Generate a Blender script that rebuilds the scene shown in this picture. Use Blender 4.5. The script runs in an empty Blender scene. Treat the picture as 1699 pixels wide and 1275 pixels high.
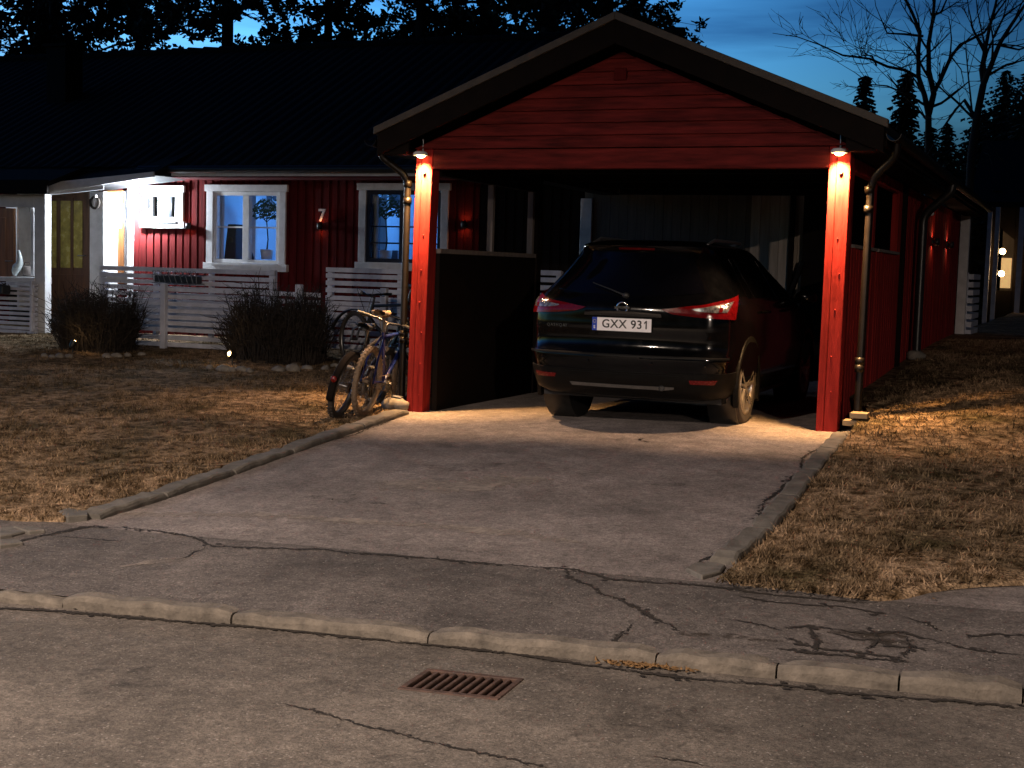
import bpy, bmesh, math, random
import numpy as np
from mathutils import Vector, Matrix, Euler
R_ = math.radians
PI = math.pi
random.seed(7); rng = np.random.default_rng(7)
sc = bpy.context.scene
COL = sc.collection

# ------------------------------------------------------------------ camera
CAM = np.array([5.6114, -11.3806, 1.3563]); YAW, PIT, ROL, FPX = .3957, -.084, .0284, 2267.9
def _rot():
    c, s = math.cos(YAW), math.sin(YAW); Rz = np.array([[c, s, 0], [-s, c, 0], [0, 0, 1]])
    c, s = math.cos(PIT), math.sin(PIT); Rx = np.array([[1, 0, 0], [0, c, s], [0, -s, c]])
    return Rx @ Rz
RM = _rot()
cam = bpy.data.objects.new('camera', bpy.data.cameras.new('camera')); COL.objects.link(cam)
_c, _s = math.cos(ROL), math.sin(ROL)
_X = _c*RM[0] + _s*RM[2]; _U = -_s*RM[0] + _c*RM[2]; _F = RM[1]
cam.matrix_world = Matrix(((_X[0], _U[0], -_F[0], CAM[0]), (_X[1], _U[1], -_F[1], CAM[1]), (_X[2], _U[2], -_F[2], CAM[2]), (0, 0, 0, 1)))
cam.data.sensor_width = 36; cam.data.lens = FPX*36/1699; cam.data.clip_end = 2000; cam.data.clip_start = .05
sc.camera = cam
# measuring helpers: where a sight line of the survey photo meets a known plane
def ray(u, v):
    du, dv = u-850, v-637
    a = _c*du+_s*dv; b = -_s*du+_c*dv
    return RM.T @ np.array([a, FPX, -b])/FPX
def at(u, v, axis, val):
    d = ray(u, v); t = (val-CAM[axis])/d[axis]; return CAM+t*d
def at_y(u, v, y): return at(u, v, 1, y)
def at_x(u, v, x): return at(u, v, 0, x)

# ------------------------------------------------------------------ sky
sc.view_settings.view_transform = 'Standard'; sc.view_settings.look = 'None'
sc.view_settings.exposure = 0; sc.view_settings.gamma = 1; sc.view_settings.use_curve_mapping = False
W = bpy.data.worlds.new('World'); sc.world = W; W.use_nodes = True
nt = W.node_tree; nt.nodes.clear()
def N(nt, t, **k):
    n = nt.nodes.new(t)
    for a, b in k.items():
        if a == 'inp':
            for i, v in b.items(): n.inputs[i].default_value = v
        else: setattr(n, a, b)
    return n
def L(nt, a, b): nt.links.new(a, b)
SUN_EL, SUN_ROT = R_(.5), R_(-60)
sky = N(nt, 'ShaderNodeTexSky', sky_type='NISHITA', sun_disc=False, sun_elevation=SUN_EL, sun_rotation=SUN_ROT, altitude=0, air_density=1.0, dust_density=0.3, ozone_density=4.0)
tc = N(nt, 'ShaderNodeTexCoord')
mp = N(nt, 'ShaderNodeMapping'); mp.inputs['Scale'].default_value = (1.6, 1.6, 17)
nz = N(nt, 'ShaderNodeTexNoise', inp={'Scale': 1.9, 'Detail': 5.0, 'Roughness': .55})
L(nt, tc.outputs['Generated'], mp.inputs['Vector']); L(nt, mp.outputs[0], nz.inputs['Vector'])
cr = N(nt, 'ShaderNodeValToRGB'); cr.color_ramp.elements[0].position = .36; cr.color_ramp.elements[0].color = (1, 1, 1, 1)
cr.color_ramp.elements[1].position = .66; cr.color_ramp.elements[1].color = (.42, .46, .55, 1)
L(nt, nz.outputs['Fac'], cr.inputs[0])
m1 = N(nt, 'ShaderNodeMix', data_type='RGBA', blend_type='MULTIPLY', inp={0: 1.0})
m2 = N(nt, 'ShaderNodeMix', data_type='RGBA', blend_type='MULTIPLY', inp={0: 1.0})
SKY_TINT = (2.3, 4.2, 4.9, 1)
m1.inputs[7].default_value = SKY_TINT
L(nt, sky.outputs[0], m1.inputs[6]); L(nt, m1.outputs[2], m2.inputs[6]); L(nt, cr.outputs[0], m2.inputs[7])
# after sunset the glow lies low towards the sunset side (left of the view); overhead and behind it is night
sx = N(nt, 'ShaderNodeSeparateXYZ'); L(nt, tc.outputs['Generated'], sx.inputs[0])
dt = N(nt, 'ShaderNodeVectorMath', operation='DOT_PRODUCT'); dt.inputs[1].default_value = (-.985, .17, 0); L(nt, tc.outputs['Generated'], dt.inputs[0])
ra = N(nt, 'ShaderNodeValToRGB'); ra.color_ramp.elements[0].position = .3; ra.color_ramp.elements[0].color = (.04,)*3+(1,); ra.color_ramp.elements[1].position = .95; ra.color_ramp.elements[1].color = (1, 1, 1, 1)
for p_, v_ in ((.54, .07), (.63, .27), (.69, .47), (.86, .95)): q_ = ra.color_ramp.elements.new(p_); q_.color = (v_, v_, v_, 1)
mr = N(nt, 'ShaderNodeMapRange', inp={1: -1.0, 2: 1.0}); L(nt, dt.outputs['Value'], mr.inputs[0]); L(nt, mr.outputs[0], ra.inputs[0])
re_ = N(nt, 'ShaderNodeValToRGB'); re_.color_ramp.elements[0].position = .17; re_.color_ramp.elements[0].color = (1, 1, 1, 1); re_.color_ramp.elements[1].position = .5; re_.color_ramp.elements[1].color = (.10, .10, .12, 1)
L(nt, sx.outputs[2], re_.inputs[0])
m3 = N(nt, 'ShaderNodeMix', data_type='RGBA', blend_type='MULTIPLY', inp={0: 1.0}); m4 = N(nt, 'ShaderNodeMix', data_type='RGBA', blend_type='MULTIPLY', inp={0: 1.0})
m5 = N(nt, 'ShaderNodeMix', data_type='RGBA', blend_type='MULTIPLY', inp={0: 1.0, 7: (2.1, 2.1, 2.1, 1)})
L(nt, m2.outputs[2], m3.inputs[6]); L(nt, ra.outputs[0], m3.inputs[7]); L(nt, m3.outputs[2], m4.inputs[6]); L(nt, re_.outputs[0], m4.inputs[7]); L(nt, m4.outputs[2], m5.inputs[6])
bg = N(nt, 'ShaderNodeBackground', inp={'Strength': .15}); L(nt, m5.outputs[2], bg.inputs[0])
wo = N(nt, 'ShaderNodeOutputWorld'); L(nt, bg.outputs[0], wo.inputs[0])
sc.cycles.use_denoising = True
sc.cycles.max_bounces = 6; sc.cycles.diffuse_bounces = 3; sc.cycles.glossy_bounces = 3
sc.cycles.sample_clamp_indirect = 4; sc.cycles.sample_clamp_direct = 0
sc.cycles.caustics_reflective = False; sc.cycles.caustics_refractive = False

# ------------------------------------------------------------------ mesh helpers
OFF = {}
class MB:
    def __init__(s): s.v = []; s.f = []; s.sm = []
    def add(s, vs, fs, smooth=False):
        o = len(s.v); s.v += [tuple(map(float, p)) for p in vs]; s.f += [tuple(o+i for i in f) for f in fs]; s.sm += [smooth]*len(fs); return s
    def box(s, x0, x1, y0, y1, z0, z1):
        return s.add([(x0, y0, z0), (x1, y0, z0), (x1, y1, z0), (x0, y1, z0), (x0, y0, z1), (x1, y0, z1), (x1, y1, z1), (x0, y1, z1)],
                     [(0, 3, 2, 1), (4, 5, 6, 7), (0, 1, 5, 4), (1, 2, 6, 5), (2, 3, 7, 6), (3, 0, 4, 7)])
    def hexa(s, p): return s.add(p, [(0, 3, 2, 1), (4, 5, 6, 7), (0, 1, 5, 4), (1, 2, 6, 5), (2, 3, 7, 6), (3, 0, 4, 7)])
    def bar(s, a, b, w, h, up=(0, 0, 1)):
        a, b = np.array(a, float), np.array(b, float); d = b-a; d /= np.linalg.norm(d); up = np.array(up, float)
        r = np.cross(d, up); r /= max(1e-9, np.linalg.norm(r)); u = np.cross(r, d)
        q = [(-1, -1), (1, -1), (1, 1), (-1, 1)]
        return s.hexa([a+r*i*w/2+u*j*h/2 for i, j in q]+[b+r*i*w/2+u*j*h/2 for i, j in q])
    def prism(s, poly, a, b, axis):      # polygon in the other two axes, pushed from a to b along axis
        n = len(poly); vs = []
        for t in (a, b):
            for p in poly: q = list(p); q.insert(axis, t); vs.append(q)
        return s.add(vs, [tuple(range(n)), tuple(range(2*n-1, n-1, -1))]+[(i, i+n, (i+1) % n+n, (i+1) % n) for i in range(n)])
    def tube(s, pts, r, n=8, cap=True, smooth=True, r2=None):
        P = [np.array(p, float) for p in pts]; m = len(P)
        rr = r if hasattr(r, '__len__') else [r]*m
        vs, fs = [], []; up = np.array((.13, .07, 1.)); 
        for i in range(m):
            d = P[min(i+1, m-1)]-P[max(i-1, 0)]; d = d/max(1e-9, np.linalg.norm(d))
            if abs(d @ up)/np.linalg.norm(up) > .97: up = np.array((1., .2, 0.))
            x = np.cross(d, up); x /= np.linalg.norm(x); y = np.cross(x, d); up = y
            for k in range(n):
                a = 2*PI*k/n; vs.append(P[i]+(x*math.cos(a)+y*math.sin(a))*rr[i])
        for i in range(m-1):
            for k in range(n): fs.append((i*n+k, i*n+(k+1) % n, (i+1)*n+(k+1) % n, (i+1)*n+k))
        s.add(vs, fs, smooth)
        if cap: s.add(vs[:n], [tuple(range(n-1, -1, -1))]); s.add(vs[-n:], [tuple(range(n))])
        return s
    def lathe(s, prof, c=(0, 0, 0), axis=2, n=24, closed=False, smooth=True, a0=0, a1=2*PI):
        full = abs(a1-a0-2*PI) < 1e-6; m = n if full else n+1; vs = []; fs = []
        for k in range(m):
            a = a0+(a1-a0)*k/n
            for r, h in prof:
                p = [r*math.cos(a), r*math.sin(a)]; p.insert(axis, h); vs.append((p[0]+c[0], p[1]+c[1], p[2]+c[2]))
        q = len(prof); K = n
        for k in range(K):
            k2 = (k+1) % m
            for i in range(q if closed else q-1):
                j = (i+1) % q; fs.append((k*q+i, k2*q+i, k2*q+j, k*q+j))
        return s.add(vs, fs, smooth)
    def grid(s, fn, nu, nv, smooth=True):
        vs = [fn(i/nu, j/nv) for j in range(nv+1) for i in range(nu+1)]
        return s.add(vs, [(j*(nu+1)+i, j*(nu+1)+i+1, (j+1)*(nu+1)+i+1, (j+1)*(nu+1)+i) for j in range(nv) for i in range(nu)], smooth)
    def blob(s, c, r, seg=8, rings=6, jit=0.0, sq=(1, 1, 1)):
        vs = [(c[0], c[1], c[2]-r*sq[2])]; fs = []
        for i in range(1, rings):
            th = PI*i/rings
            for k in range(seg):
                a = 2*PI*k/seg; q = r*(1+random.uniform(-jit, jit))
                vs.append((c[0]+q*math.sin(th)*math.cos(a)*sq[0], c[1]+q*math.sin(th)*math.sin(a)*sq[1], c[2]-q*math.cos(th)*sq[2]))
        vs.append((c[0], c[1], c[2]+r*sq[2])); e = len(vs)-1
        for k in range(seg):
            fs.append((0, 1+(k+1) % seg, 1+k)); b = 1+(rings-2)*seg; fs.append((e, b+k, b+(k+1) % seg))
            for i in range(rings-2): o = 1+i*seg; fs.append((o+k, o+(k+1) % seg, o+seg+(k+1) % seg, o+seg+k))
        return s.add(vs, fs, True)
    def build(s, name, mat, parent=None, bevel=0, seg=1, world=True):
        me = bpy.data.meshes.new(name); off = OFF.get(parent, (0, 0, 0)) if world else (0, 0, 0)
        V = np.array(s.v)-np.array(off) if s.v else np.zeros((0, 3))
        me.from_pydata(V.tolist(), [], s.f); me.polygons.foreach_set('use_smooth', s.sm); me.update()
        if bevel or True:
            bm = bmesh.new(); bm.from_mesh(me)
            if len(bm.faces) < 60000: bmesh.ops.recalc_face_normals(bm, faces=bm.faces)
            bm.to_mesh(me); bm.free()
        me.materials.append(mat)
        o = bpy.data.objects.new(name, me); COL.objects.link(o)
        if parent: o.parent = parent; OFF[o] = OFF.get(parent, (0, 0, 0))
        if bevel:
            b = o.modifiers.new('bevel', 'BEVEL'); b.width = bevel; b.segments = seg; b.limit_method = 'ANGLE'; b.angle_limit = R_(50)
        return o
def tag(o, label=None, cat=None, group=None, kind=None):
    for k, v in (('label', label), ('category', cat), ('group', group), ('kind', kind)):
        if v: o[k] = v
    return o
def thing(name, loc, label, cat, group=None, rz=0, track=True):
    o = bpy.data.objects.new(name, None); COL.objects.link(o); o.location = [float(a) for a in loc]; o.rotation_euler = (0, 0, rz); o.empty_display_size = .1
    OFF[o] = tuple(float(a) for a in loc) if track else (0, 0, 0)
    return tag(o, label, cat, group)
def copy_tree(o, parent=None):
    c = o.copy(); COL.objects.link(c)
    if parent: c.parent = parent
    for ch in list(o.children): copy_tree(ch, c)
    return c
def light(kind, name, loc, power, color, parent=None, size=.03, **k):
    d = bpy.data.lights.new(name, kind); d.energy = power; d.color = color; d.shadow_soft_size = size
    for a, b in k.items(): setattr(d, a, b)
    o = bpy.data.objects.new(name, d); COL.objects.link(o); off = OFF.get(parent, (0, 0, 0))
    o.location = [float(a)-b for a, b in zip(loc, off)]
    if parent: o.parent = parent
    return o

# ------------------------------------------------------------------ materials
def mat(name, col, rough=.7, var=.0, scale=6.0, bump=0.0, bscale=60.0, metal=0.0, coat=0.0, spec=.5, dark=None, stretch=(1, 1, 1), emit=None, estr=0.0, detail=6.0):
    m = bpy.data.materials.new(name); m.use_nodes = True; t = m.node_tree; b = t.nodes['Principled BSDF']
    c4 = (*col, 1); b.inputs['Base Color'].default_value = c4; b.inputs['Roughness'].default_value = rough
    b.inputs['Metallic'].default_value = metal; b.inputs['Coat Weight'].default_value = coat; b.inputs['Coat Roughness'].default_value = .04
    b.inputs['Specular IOR Level'].default_value = spec
    tcn = N(t, 'ShaderNodeTexCoord'); mpn = N(t, 'ShaderNodeMapping'); mpn.inputs['Scale'].default_value = stretch
    L(t, tcn.outputs['Object'], mpn.inputs['Vector'])
    if var:
        n = N(t, 'ShaderNodeTexNoise', inp={'Scale': scale, 'Detail': detail, 'Roughness': .6}); L(t, mpn.outputs[0], n.inputs['Vector'])
        r = N(t, 'ShaderNodeValToRGB'); d = dark if dark else tuple(x*(1-var) for x in col); u = tuple(min(1, x*(1+var*.6)) for x in col)
        r.color_ramp.elements[0].position = .32; r.color_ramp.elements[0].color = (*d, 1); r.color_ramp.elements[1].position = .68; r.color_ramp.elements[1].color = (*u, 1)
        L(t, n.outputs['Fac'], r.inputs[0]); L(t, r.outputs[0], b.inputs['Base Color'])
        rm = N(t, 'ShaderNodeMapRange', inp={3: max(0, rough-.12), 4: min(1, rough+.12)}); L(t, n.outputs['Fac'], rm.inputs[0]); L(t, rm.outputs[0], b.inputs['Roughness'])
    if bump:
        n2 = N(t, 'ShaderNodeTexNoise', inp={'Scale': bscale, 'Detail': 5.0}); L(t, mpn.outputs[0], n2.inputs['Vector'])
        bn = N(t, 'ShaderNodeBump', inp={'Strength': bump, 'Distance': .01}); L(t, n2.outputs['Fac'], bn.inputs['Height']); L(t, bn.outputs[0], b.inputs['Normal'])
    if emit: b.inputs['Emission Color'].default_value = (*emit, 1); b.inputs['Emission Strength'].default_value = estr
    return m
def asphalt(name, base, fine, worn):
    m = bpy.data.materials.new(name); m.use_nodes = True; t = m.node_tree; b = t.nodes['Principled BSDF']
    g = N(t, 'ShaderNodeNewGeometry')
    def noise(s, d=5.0, r=.6): n = N(t, 'ShaderNodeTexNoise', inp={'Scale': s, 'Detail': d, 'Roughness': r}); L(t, g.outputs['Position'], n.inputs['Vector']); return n
    big, mid, fin = noise(.9, 6), noise(7, 5), noise(95, 3, .7)
    vo = N(t, 'ShaderNodeTexVoronoi', inp={'Scale': 75.0}); L(t, g.outputs['Position'], vo.inputs['Vector'])
    r1 = N(t, 'ShaderNodeValToRGB'); e = r1.color_ramp.elements
    e[0].position = .3; e[0].color = (*[x*.72 for x in base], 1); e[1].position = .7; e[1].color = (*worn, 1)
    L(t, big.outputs['Fac'], r1.inputs[0])
    r2 = N(t, 'ShaderNodeValToRGB'); e = r2.color_ramp.elements; e[0].position = .3; e[0].color = (.72, .72, .72, 1); e[1].position = .7; e[1].color = (1.2, 1.2, 1.2, 1)
    L(t, mid.outputs['Fac'], r2.inputs[0])
    a = N(t, 'ShaderNodeMix', data_type='RGBA', blend_type='MULTIPLY', inp={0: 1.0}); L(t, r1.outputs[0], a.inputs[6]); L(t, r2.outputs[0], a.inputs[7])
    r3 = N(t, 'ShaderNodeValToRGB'); e = r3.color_ramp.elements; e[0].position = .28; e[0].color = (1-fine,)*3+(1,); e[1].position = .72; e[1].color = (1+fine,)*3+(1,)
    L(t, fin.outputs['Fac'], r3.inputs[0])
    c = N(t, 'ShaderNodeMix', data_type='RGBA', blend_type='MULTIPLY', inp={0: 1.0}); L(t, a.outputs[2], c.inputs[6]); L(t, r3.outputs[0], c.inputs[7])
    ag = noise(34, 4, .75); r4 = N(t, 'ShaderNodeValToRGB'); e = r4.color_ramp.elements; e[0].position = .33; e[0].color = (.66, .66, .66, 1); e[1].position = .67; e[1].color = (1.36, 1.35, 1.33, 1); L(t, ag.outputs['Fac'], r4.inputs[0])
    c2 = N(t, 'ShaderNodeMix', data_type='RGBA', blend_type='MULTIPLY', inp={0: 1.0}); L(t, c.outputs[2], c2.inputs[6]); L(t, r4.outputs[0], c2.inputs[7]); c = c2
    # pale chips of aggregate
    vr = N(t, 'ShaderNodeSeparateColor'); L(t, vo.outputs['Color'], vr.inputs[0])
    gt = N(t, 'ShaderNodeMath', operation='GREATER_THAN', inp={1: .93}); L(t, vr.outputs[0], gt.inputs[0])
    lt = N(t, 'ShaderNodeMath', operation='LESS_THAN', inp={1: .36}); L(t, vo.outputs['Distance'], lt.inputs[0])
    mu = N(t, 'ShaderNodeMath', operation='MULTIPLY'); L(t, gt.outputs[0], mu.inputs[0]); L(t, lt.outputs[0], mu.inputs[1])
    mu2 = N(t, 'ShaderNodeMath', operation='MULTIPLY', inp={1: .55}); L(t, mu.outputs[0], mu2.inputs[0])
    d = N(t, 'ShaderNodeMix', data_type='RGBA', inp={7: (.34, .31, .28, 1)}); L(t, mu2.outputs[0], d.inputs[0]); L(t, c.outputs[2], d.inputs[6])
    L(t, d.outputs[2], b.inputs['Base Color'])
    b.inputs['Roughness'].default_value = .85; b.inputs['Specular IOR Level'].default_value = .3
    bn = N(t, 'ShaderNodeBump', inp={'Strength': .55, 'Distance': .012}); L(t, fin.outputs['Fac'], bn.inputs['Height'])
    bn2 = N(t, 'ShaderNodeBump', inp={'Strength': .35, 'Distance': .03}); L(t, mid.outputs['Fac'], bn2.inputs['Height']); L(t, bn.outputs[0], bn2.inputs['Normal']); L(t, bn2.outputs[0], b.inputs['Normal'])
    return m
def grass_mat(name):
    m = bpy.data.materials.new(name); m.use_nodes = True; t = m.node_tree; b = t.nodes['Principled BSDF']
    g = N(t, 'ShaderNodeNewGeometry')
    n = N(t, 'ShaderNodeTexNoise', inp={'Scale': 1.3, 'Detail': 6.0, 'Roughness': .65}); L(t, g.outputs['Position'], n.inputs['Vector'])
    r = N(t, 'ShaderNodeValToRGB'); e = r.color_ramp.elements
    e[0].position = .28; e[0].color = (.045, .042, .018, 1); e[1].position = .74; e[1].color = (.34, .245, .165, 1)
    x = e.new(.42); x.color = (.13, .098, .062, 1); x = e.new(.55); x.color = (.235, .168, .108, 1)
    L(t, n.outputs['Fac'], r.inputs[0])
    f = N(t, 'ShaderNodeTexNoise', inp={'Scale': 60.0, 'Detail': 3.0}); L(t, g.outputs['Position'], f.inputs['Vector'])
    r2 = N(t, 'ShaderNodeValToRGB'); e = r2.color_ramp.elements; e[0].position = .3; e[0].color = (.45, .45, .45, 1); e[1].position = .7; e[1].color = (1.35, 1.3, 1.2, 1)
    L(t, f.outputs['Fac'], r2.inputs[0])
    a = N(t, 'ShaderNodeMix', data_type='RGBA', blend_type='MULTIPLY', inp={0: 1.0}); L(t, r.outputs[0], a.inputs[6]); L(t, r2.outputs[0], a.inputs[7])
    k = N(t, 'ShaderNodeTexNoise', inp={'Scale': 11.0, 'Detail': 4.0, 'Roughness': .6}); L(t, g.outputs['Position'], k.inputs['Vector'])
    r3 = N(t, 'ShaderNodeValToRGB'); e = r3.color_ramp.elements; e[0].position = .36; e[0].color = (.30, .27, .22, 1); e[1].position = .66; e[1].color = (1.75, 1.75, 1.8, 1); L(t, k.outputs['Fac'], r3.inputs[0])
    a2 = N(t, 'ShaderNodeMix', data_type='RGBA', blend_type='MULTIPLY', inp={0: 1.0}); L(t, a.outputs[2], a2.inputs[6]); L(t, r3.outputs[0], a2.inputs[7])
    L(t, a2.outputs[2], b.inputs['Base Color']); b.inputs['Roughness'].default_value = .9; b.inputs['Specular IOR Level'].default_value = .02
    bn = N(t, 'ShaderNodeBump', inp={'Strength': .8, 'Distance': .03}); L(t, f.outputs['Fac'], bn.inputs['Height']); L(t, bn.outputs[0], b.inputs['Normal'])
    return m
def glass_mat(name, tint=(1, 1, 1), gloss=.12, alpha=.85):
    m = bpy.data.materials.new(name); m.use_nodes = True; t = m.node_tree; t.nodes.remove(t.nodes['Principled BSDF'])
    o = t.nodes['Material Output']; tr = N(t, 'ShaderNodeBsdfTransparent', inp={0: (*tint, 1)}); gl = N(t, 'ShaderNodeBsdfGlossy', inp={0: (1, 1, 1, 1), 1: .03})
    fr = N(t, 'ShaderNodeFresnel', inp={0: 1.28}); mx = N(t, 'ShaderNodeMixShader'); L(t, fr.outputs[0], mx.inputs[0]); L(t, tr.outputs[0], mx.inputs[1]); L(t, gl.outputs[0], mx.inputs[2]); L(t, mx.outputs[0], o.inputs[0])
    return m
GR = (1, 1, .08)
M = dict(
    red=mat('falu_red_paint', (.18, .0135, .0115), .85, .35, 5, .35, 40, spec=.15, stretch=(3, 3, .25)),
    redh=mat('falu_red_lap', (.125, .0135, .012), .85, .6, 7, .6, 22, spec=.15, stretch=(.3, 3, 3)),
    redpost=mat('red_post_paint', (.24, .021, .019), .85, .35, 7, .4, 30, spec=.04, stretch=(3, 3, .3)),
    redhouse=mat('dark_red_house_paint', (.085, .008, .008), .9, .4, 5, .35, 40, spec=.08, stretch=(3, 3, .25)),  # one even red, darker than the carport and gable wall
    white=mat('white_paint', (.62, .62, .63), .55, .16, 7, .15, 60, stretch=(1, 1, 1)),
    fence=mat('white_fence_paint', (.56, .58, .66), .6, .22, 6, .2, 40),
    pale_lit=mat('lit_pale_boards', (.34, .285, .23), .8, .3, 5, .3, 40, stretch=(4, 4, .3)),
    redside=mat('falu_red_lightened', (.23, .017, .0145), .85, .35, 5, .35, 40, spec=.12, stretch=(3, 3, .25)),  # side wall red lightened to make up for weak lamp light there
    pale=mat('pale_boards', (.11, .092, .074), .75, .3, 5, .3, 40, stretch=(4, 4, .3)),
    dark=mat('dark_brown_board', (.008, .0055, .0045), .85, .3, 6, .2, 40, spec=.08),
    verge=mat('weathered_verge', (.06, .048, .036), .7, .35, 8, .3, 50),
    roof=mat('black_roof_tile', (.006, .006, .007), .9, .4, 6, .3, 30, spec=.2),
    pipe=mat('dark_brown_lacquer', (.0055, .0036, .0026), .4, .2, 12, .05, 60, spec=.3),
    bpipe=mat('black_pipe', (.012, .012, .013), .35, .2, 12, .05, 60),
    door=mat('brown_wood_door', (.24, .095, .032), .5, .4, 5, .2, 40, stretch=(4, 4, .3)),
    doord=mat('dark_brown_wood_door', (.10, .045, .02), .5, .4, 5, .2, 40, stretch=(4, 4, .3)),
    yglass=mat('yellow_door_glass', (.34, .27, .06), .25, .35, 9, .25, 60),
    black=mat('black_plastic', (.012, .012, .012), .5, .2, 20, .1, 80),
    steel=mat('brushed_steel', (.22, .22, .22), .4, .1, 20, 0, 60, metal=1),
    paint=mat('black_car_paint', (.0018, .0018, .002), .14, .25, 9, 0, 60, coat=.5, spec=.25),
    trim=mat('car_trim', (.0045, .0042, .004), .5, .25, 20, .08, 120, spec=.12),
    cglass=mat('car_glass', (.002, .002, .003), .06, .2, 4, 0, 10, coat=.6),
    tyre=mat('rubber', (.035, .028, .023), .8, .3, 20, .3, 90),
    rim=mat('alloy', (.42, .38, .34), .3, .2, 15, 0, 60, metal=.85),
    redlens=mat('red_lens', (.10, .002, .0025), .14, .35, 40, .1, 90, coat=.5, spec=.3),
    clearlens=mat('clear_lens', (.2, .19, .19), .12, .75, 38, .5, 45, coat=1, metal=.5),
    refl=mat('reflector', (.11, .004, .004), .25, .2, 60, .2, 90),
    chrome=mat('chrome', (.7, .7, .72), .12, .1, 20, 0, 60, metal=1),
    plate=mat('plate_white', (.88, .86, .88), .4, .06, 20, 0, 60),
    plateblue=mat('plate_blue', (.01, .05, .42), .4, .1, 20, 0, 60),
    ink=mat('black_ink', (.02, .02, .022), .5, .1, 20, 0, 60),
    star=mat('yellow_ink', (.7, .55, .1), .5, .1, 20, 0, 60),
    kerb=mat('concrete_kerb', (.135, .122, .105), .9, .4, 9, .5, 70),
    rkerb=mat('granite_road_kerb', (.15, .128, .104), .9, .45, 12, .6, 60),
    stone=mat('grey_stone', (.20, .18, .155), .85, .4, 12, .4, 50),
    crack=mat('dirt_in_cracks', (.022, .016, .011), .95, .5, 20, .5, 90),
    rust=mat('rusty_iron', (.075, .042, .03), .75, .6, 14, .5, 60, dark=(.035, .02, .014)),
    pit=mat('drain_pit', (.006, .005, .004), .95, .3, 10, 0, 60),
    soil=mat('soil', (.05, .034, .02), .95, .5, 6, .6, 40),
    twig=mat('bare_twig', (.018, .012, .008), .9, .35, 12, 0, 60),
    bark=mat('bark', (.03, .021, .016), .9, .4, 8, .5, 30),
    needle=mat('conifer_needles', (.016, .024, .011), .85, .45, 3, 0, 60),
    leaf=mat('houseplant_leaf', (.03, .07, .025), .6, .4, 9, 0, 60),
    pot=mat('terracotta_pot', (.30, .13, .07), .8, .2, 9, .1, 60),
    room=mat('room_wall', (.62, .66, .72), .8, .08, 3, 0, 60),
    dkfab_shade=mat('dark_fabric_and_frame_shade', (.02, .024, .04), .9, .2, 20, .1, 60),
    bluecloth=mat('grey_room_panel', (.16, .17, .2), .8, .3, 6, 0, 60),
    dknet=mat('dark_lace', (.05, .055, .06), .9, .2, 12, .1, 60, stretch=(10, 1, .5)),
    net=mat('curtain_fabric', (.5, .52, .55), .9, .2, 12, .1, 60, stretch=(10, 1, .5)),
    tanty=mat('tan_tyre', (.15, .105, .068), .8, .3, 30, .3, 120),
    blue=mat('blue_frame_paint', (.008, .018, .11), .3, .2, 9, 0, 60, coat=.6),
    bframe=mat('black_frame_paint', (.012, .012, .016), .35, .2, 9, 0, 60, coat=.4),
    saddle=mat('worn_saddle_leather', (.26, .18, .10), .6, .25, 9, .2, 60),
    silver=mat('silver_paint', (.2, .2, .21), .35, .2, 20, 0, 60, metal=.7),
    skid=mat('grey_skid_plate', (.075, .072, .07), .5, .3, 20, .1, 60),
    plank=mat('bare_plank', (.26, .19, .11), .75, .25, 6, .2, 40, stretch=(.4, 4, 4)),
    gwood=mat('grey_board', (.15, .13, .12), .85, .3, 6, .2, 40, stretch=(3, 3, .3)),
    glass=glass_mat('window_glass'),
    warm=mat('warm_lamp_glow', (.8, .7, .5), .4, 0, emit=(1, .62, .25), estr=30),
    cool=mat('cool_lamp_glow', (.9, .9, .9), .4, 0, emit=(.78, .88, 1), estr=14),
    cream=mat('glazed_ceramic', (.45, .5, .5), .3, .3, 20, 0, 60),
    road=asphalt('old_road_asphalt', (.118, .102, .088), .42, (.165, .142, .122)),
    drive=asphalt('driveway_asphalt', (.175, .151, .141), .45, (.28, .242, .227)),
    foot=asphalt('footway_asphalt', (.098, .086, .079), .5, (.165, .143, .132)),
    grass=grass_mat('dry_lawn'),
)

# ------------------------------------------------------------------ ground
def D(x, y): return .025*max(x, 0)+(.045*y if y < 0 else 0)           # paved level of drive and footway
def sstep(a, b, t): t = min(1, max(0, (t-a)/(b-a))); return t*t*(3-2*t)
RDIR = np.array([math.cos(.054), math.sin(.054)]); RN = np.array([-RDIR[1], RDIR[0]]); RP = np.array([3.11, -6.24])
def road_y(x): return RP[1]+(x-RP[0])*math.tan(.054)                  # lower (road side) edge of the kerb
def ZR(x, y): return .025*max(x, 0)+.045*road_y(x)-.045
def kl(y): return np.interp(y, [-7, -4.86, -4.2, -3.4, -2.55, -1.3, -.4, 6], [.12, .08, .07, .01, -.06, -.17, -.25, -.27])   # lawn side of left kerb
def kr(y): return np.interp(y, [-7, -4.8, -4.2, -3.5, -2.5, -1.4, -.3, 6], [4.04, 4.05, 4.08, 4.08, 4.02, 3.97, 3.94, 3.94])        # lawn side of right kerb
def fl(x): return -4.93+.075*(x)+.05*math.sin(3.1*x)+.03*math.sin(7.7*x+1) - (.12*sstep(-.6, -.1, x))                     # front edges of the lawns
def fr(x): return np.interp(x, [3.9, 4.08, 4.40, 4.77, 4.9, 5.4, 6.2, 12, 60], [-4.86, -5.0, -5.06, -5.02, -4.85, -4.5, -4.3, -3.9, 0])+.03*math.sin(9*x)
def GL(x, y):
    z = .03+(.045*y if y < 0 else .03*min(y, 8)); return z+.012*math.sin(2.1*x+1.3*y)+.008*math.sin(5*y-3*x)
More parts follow.
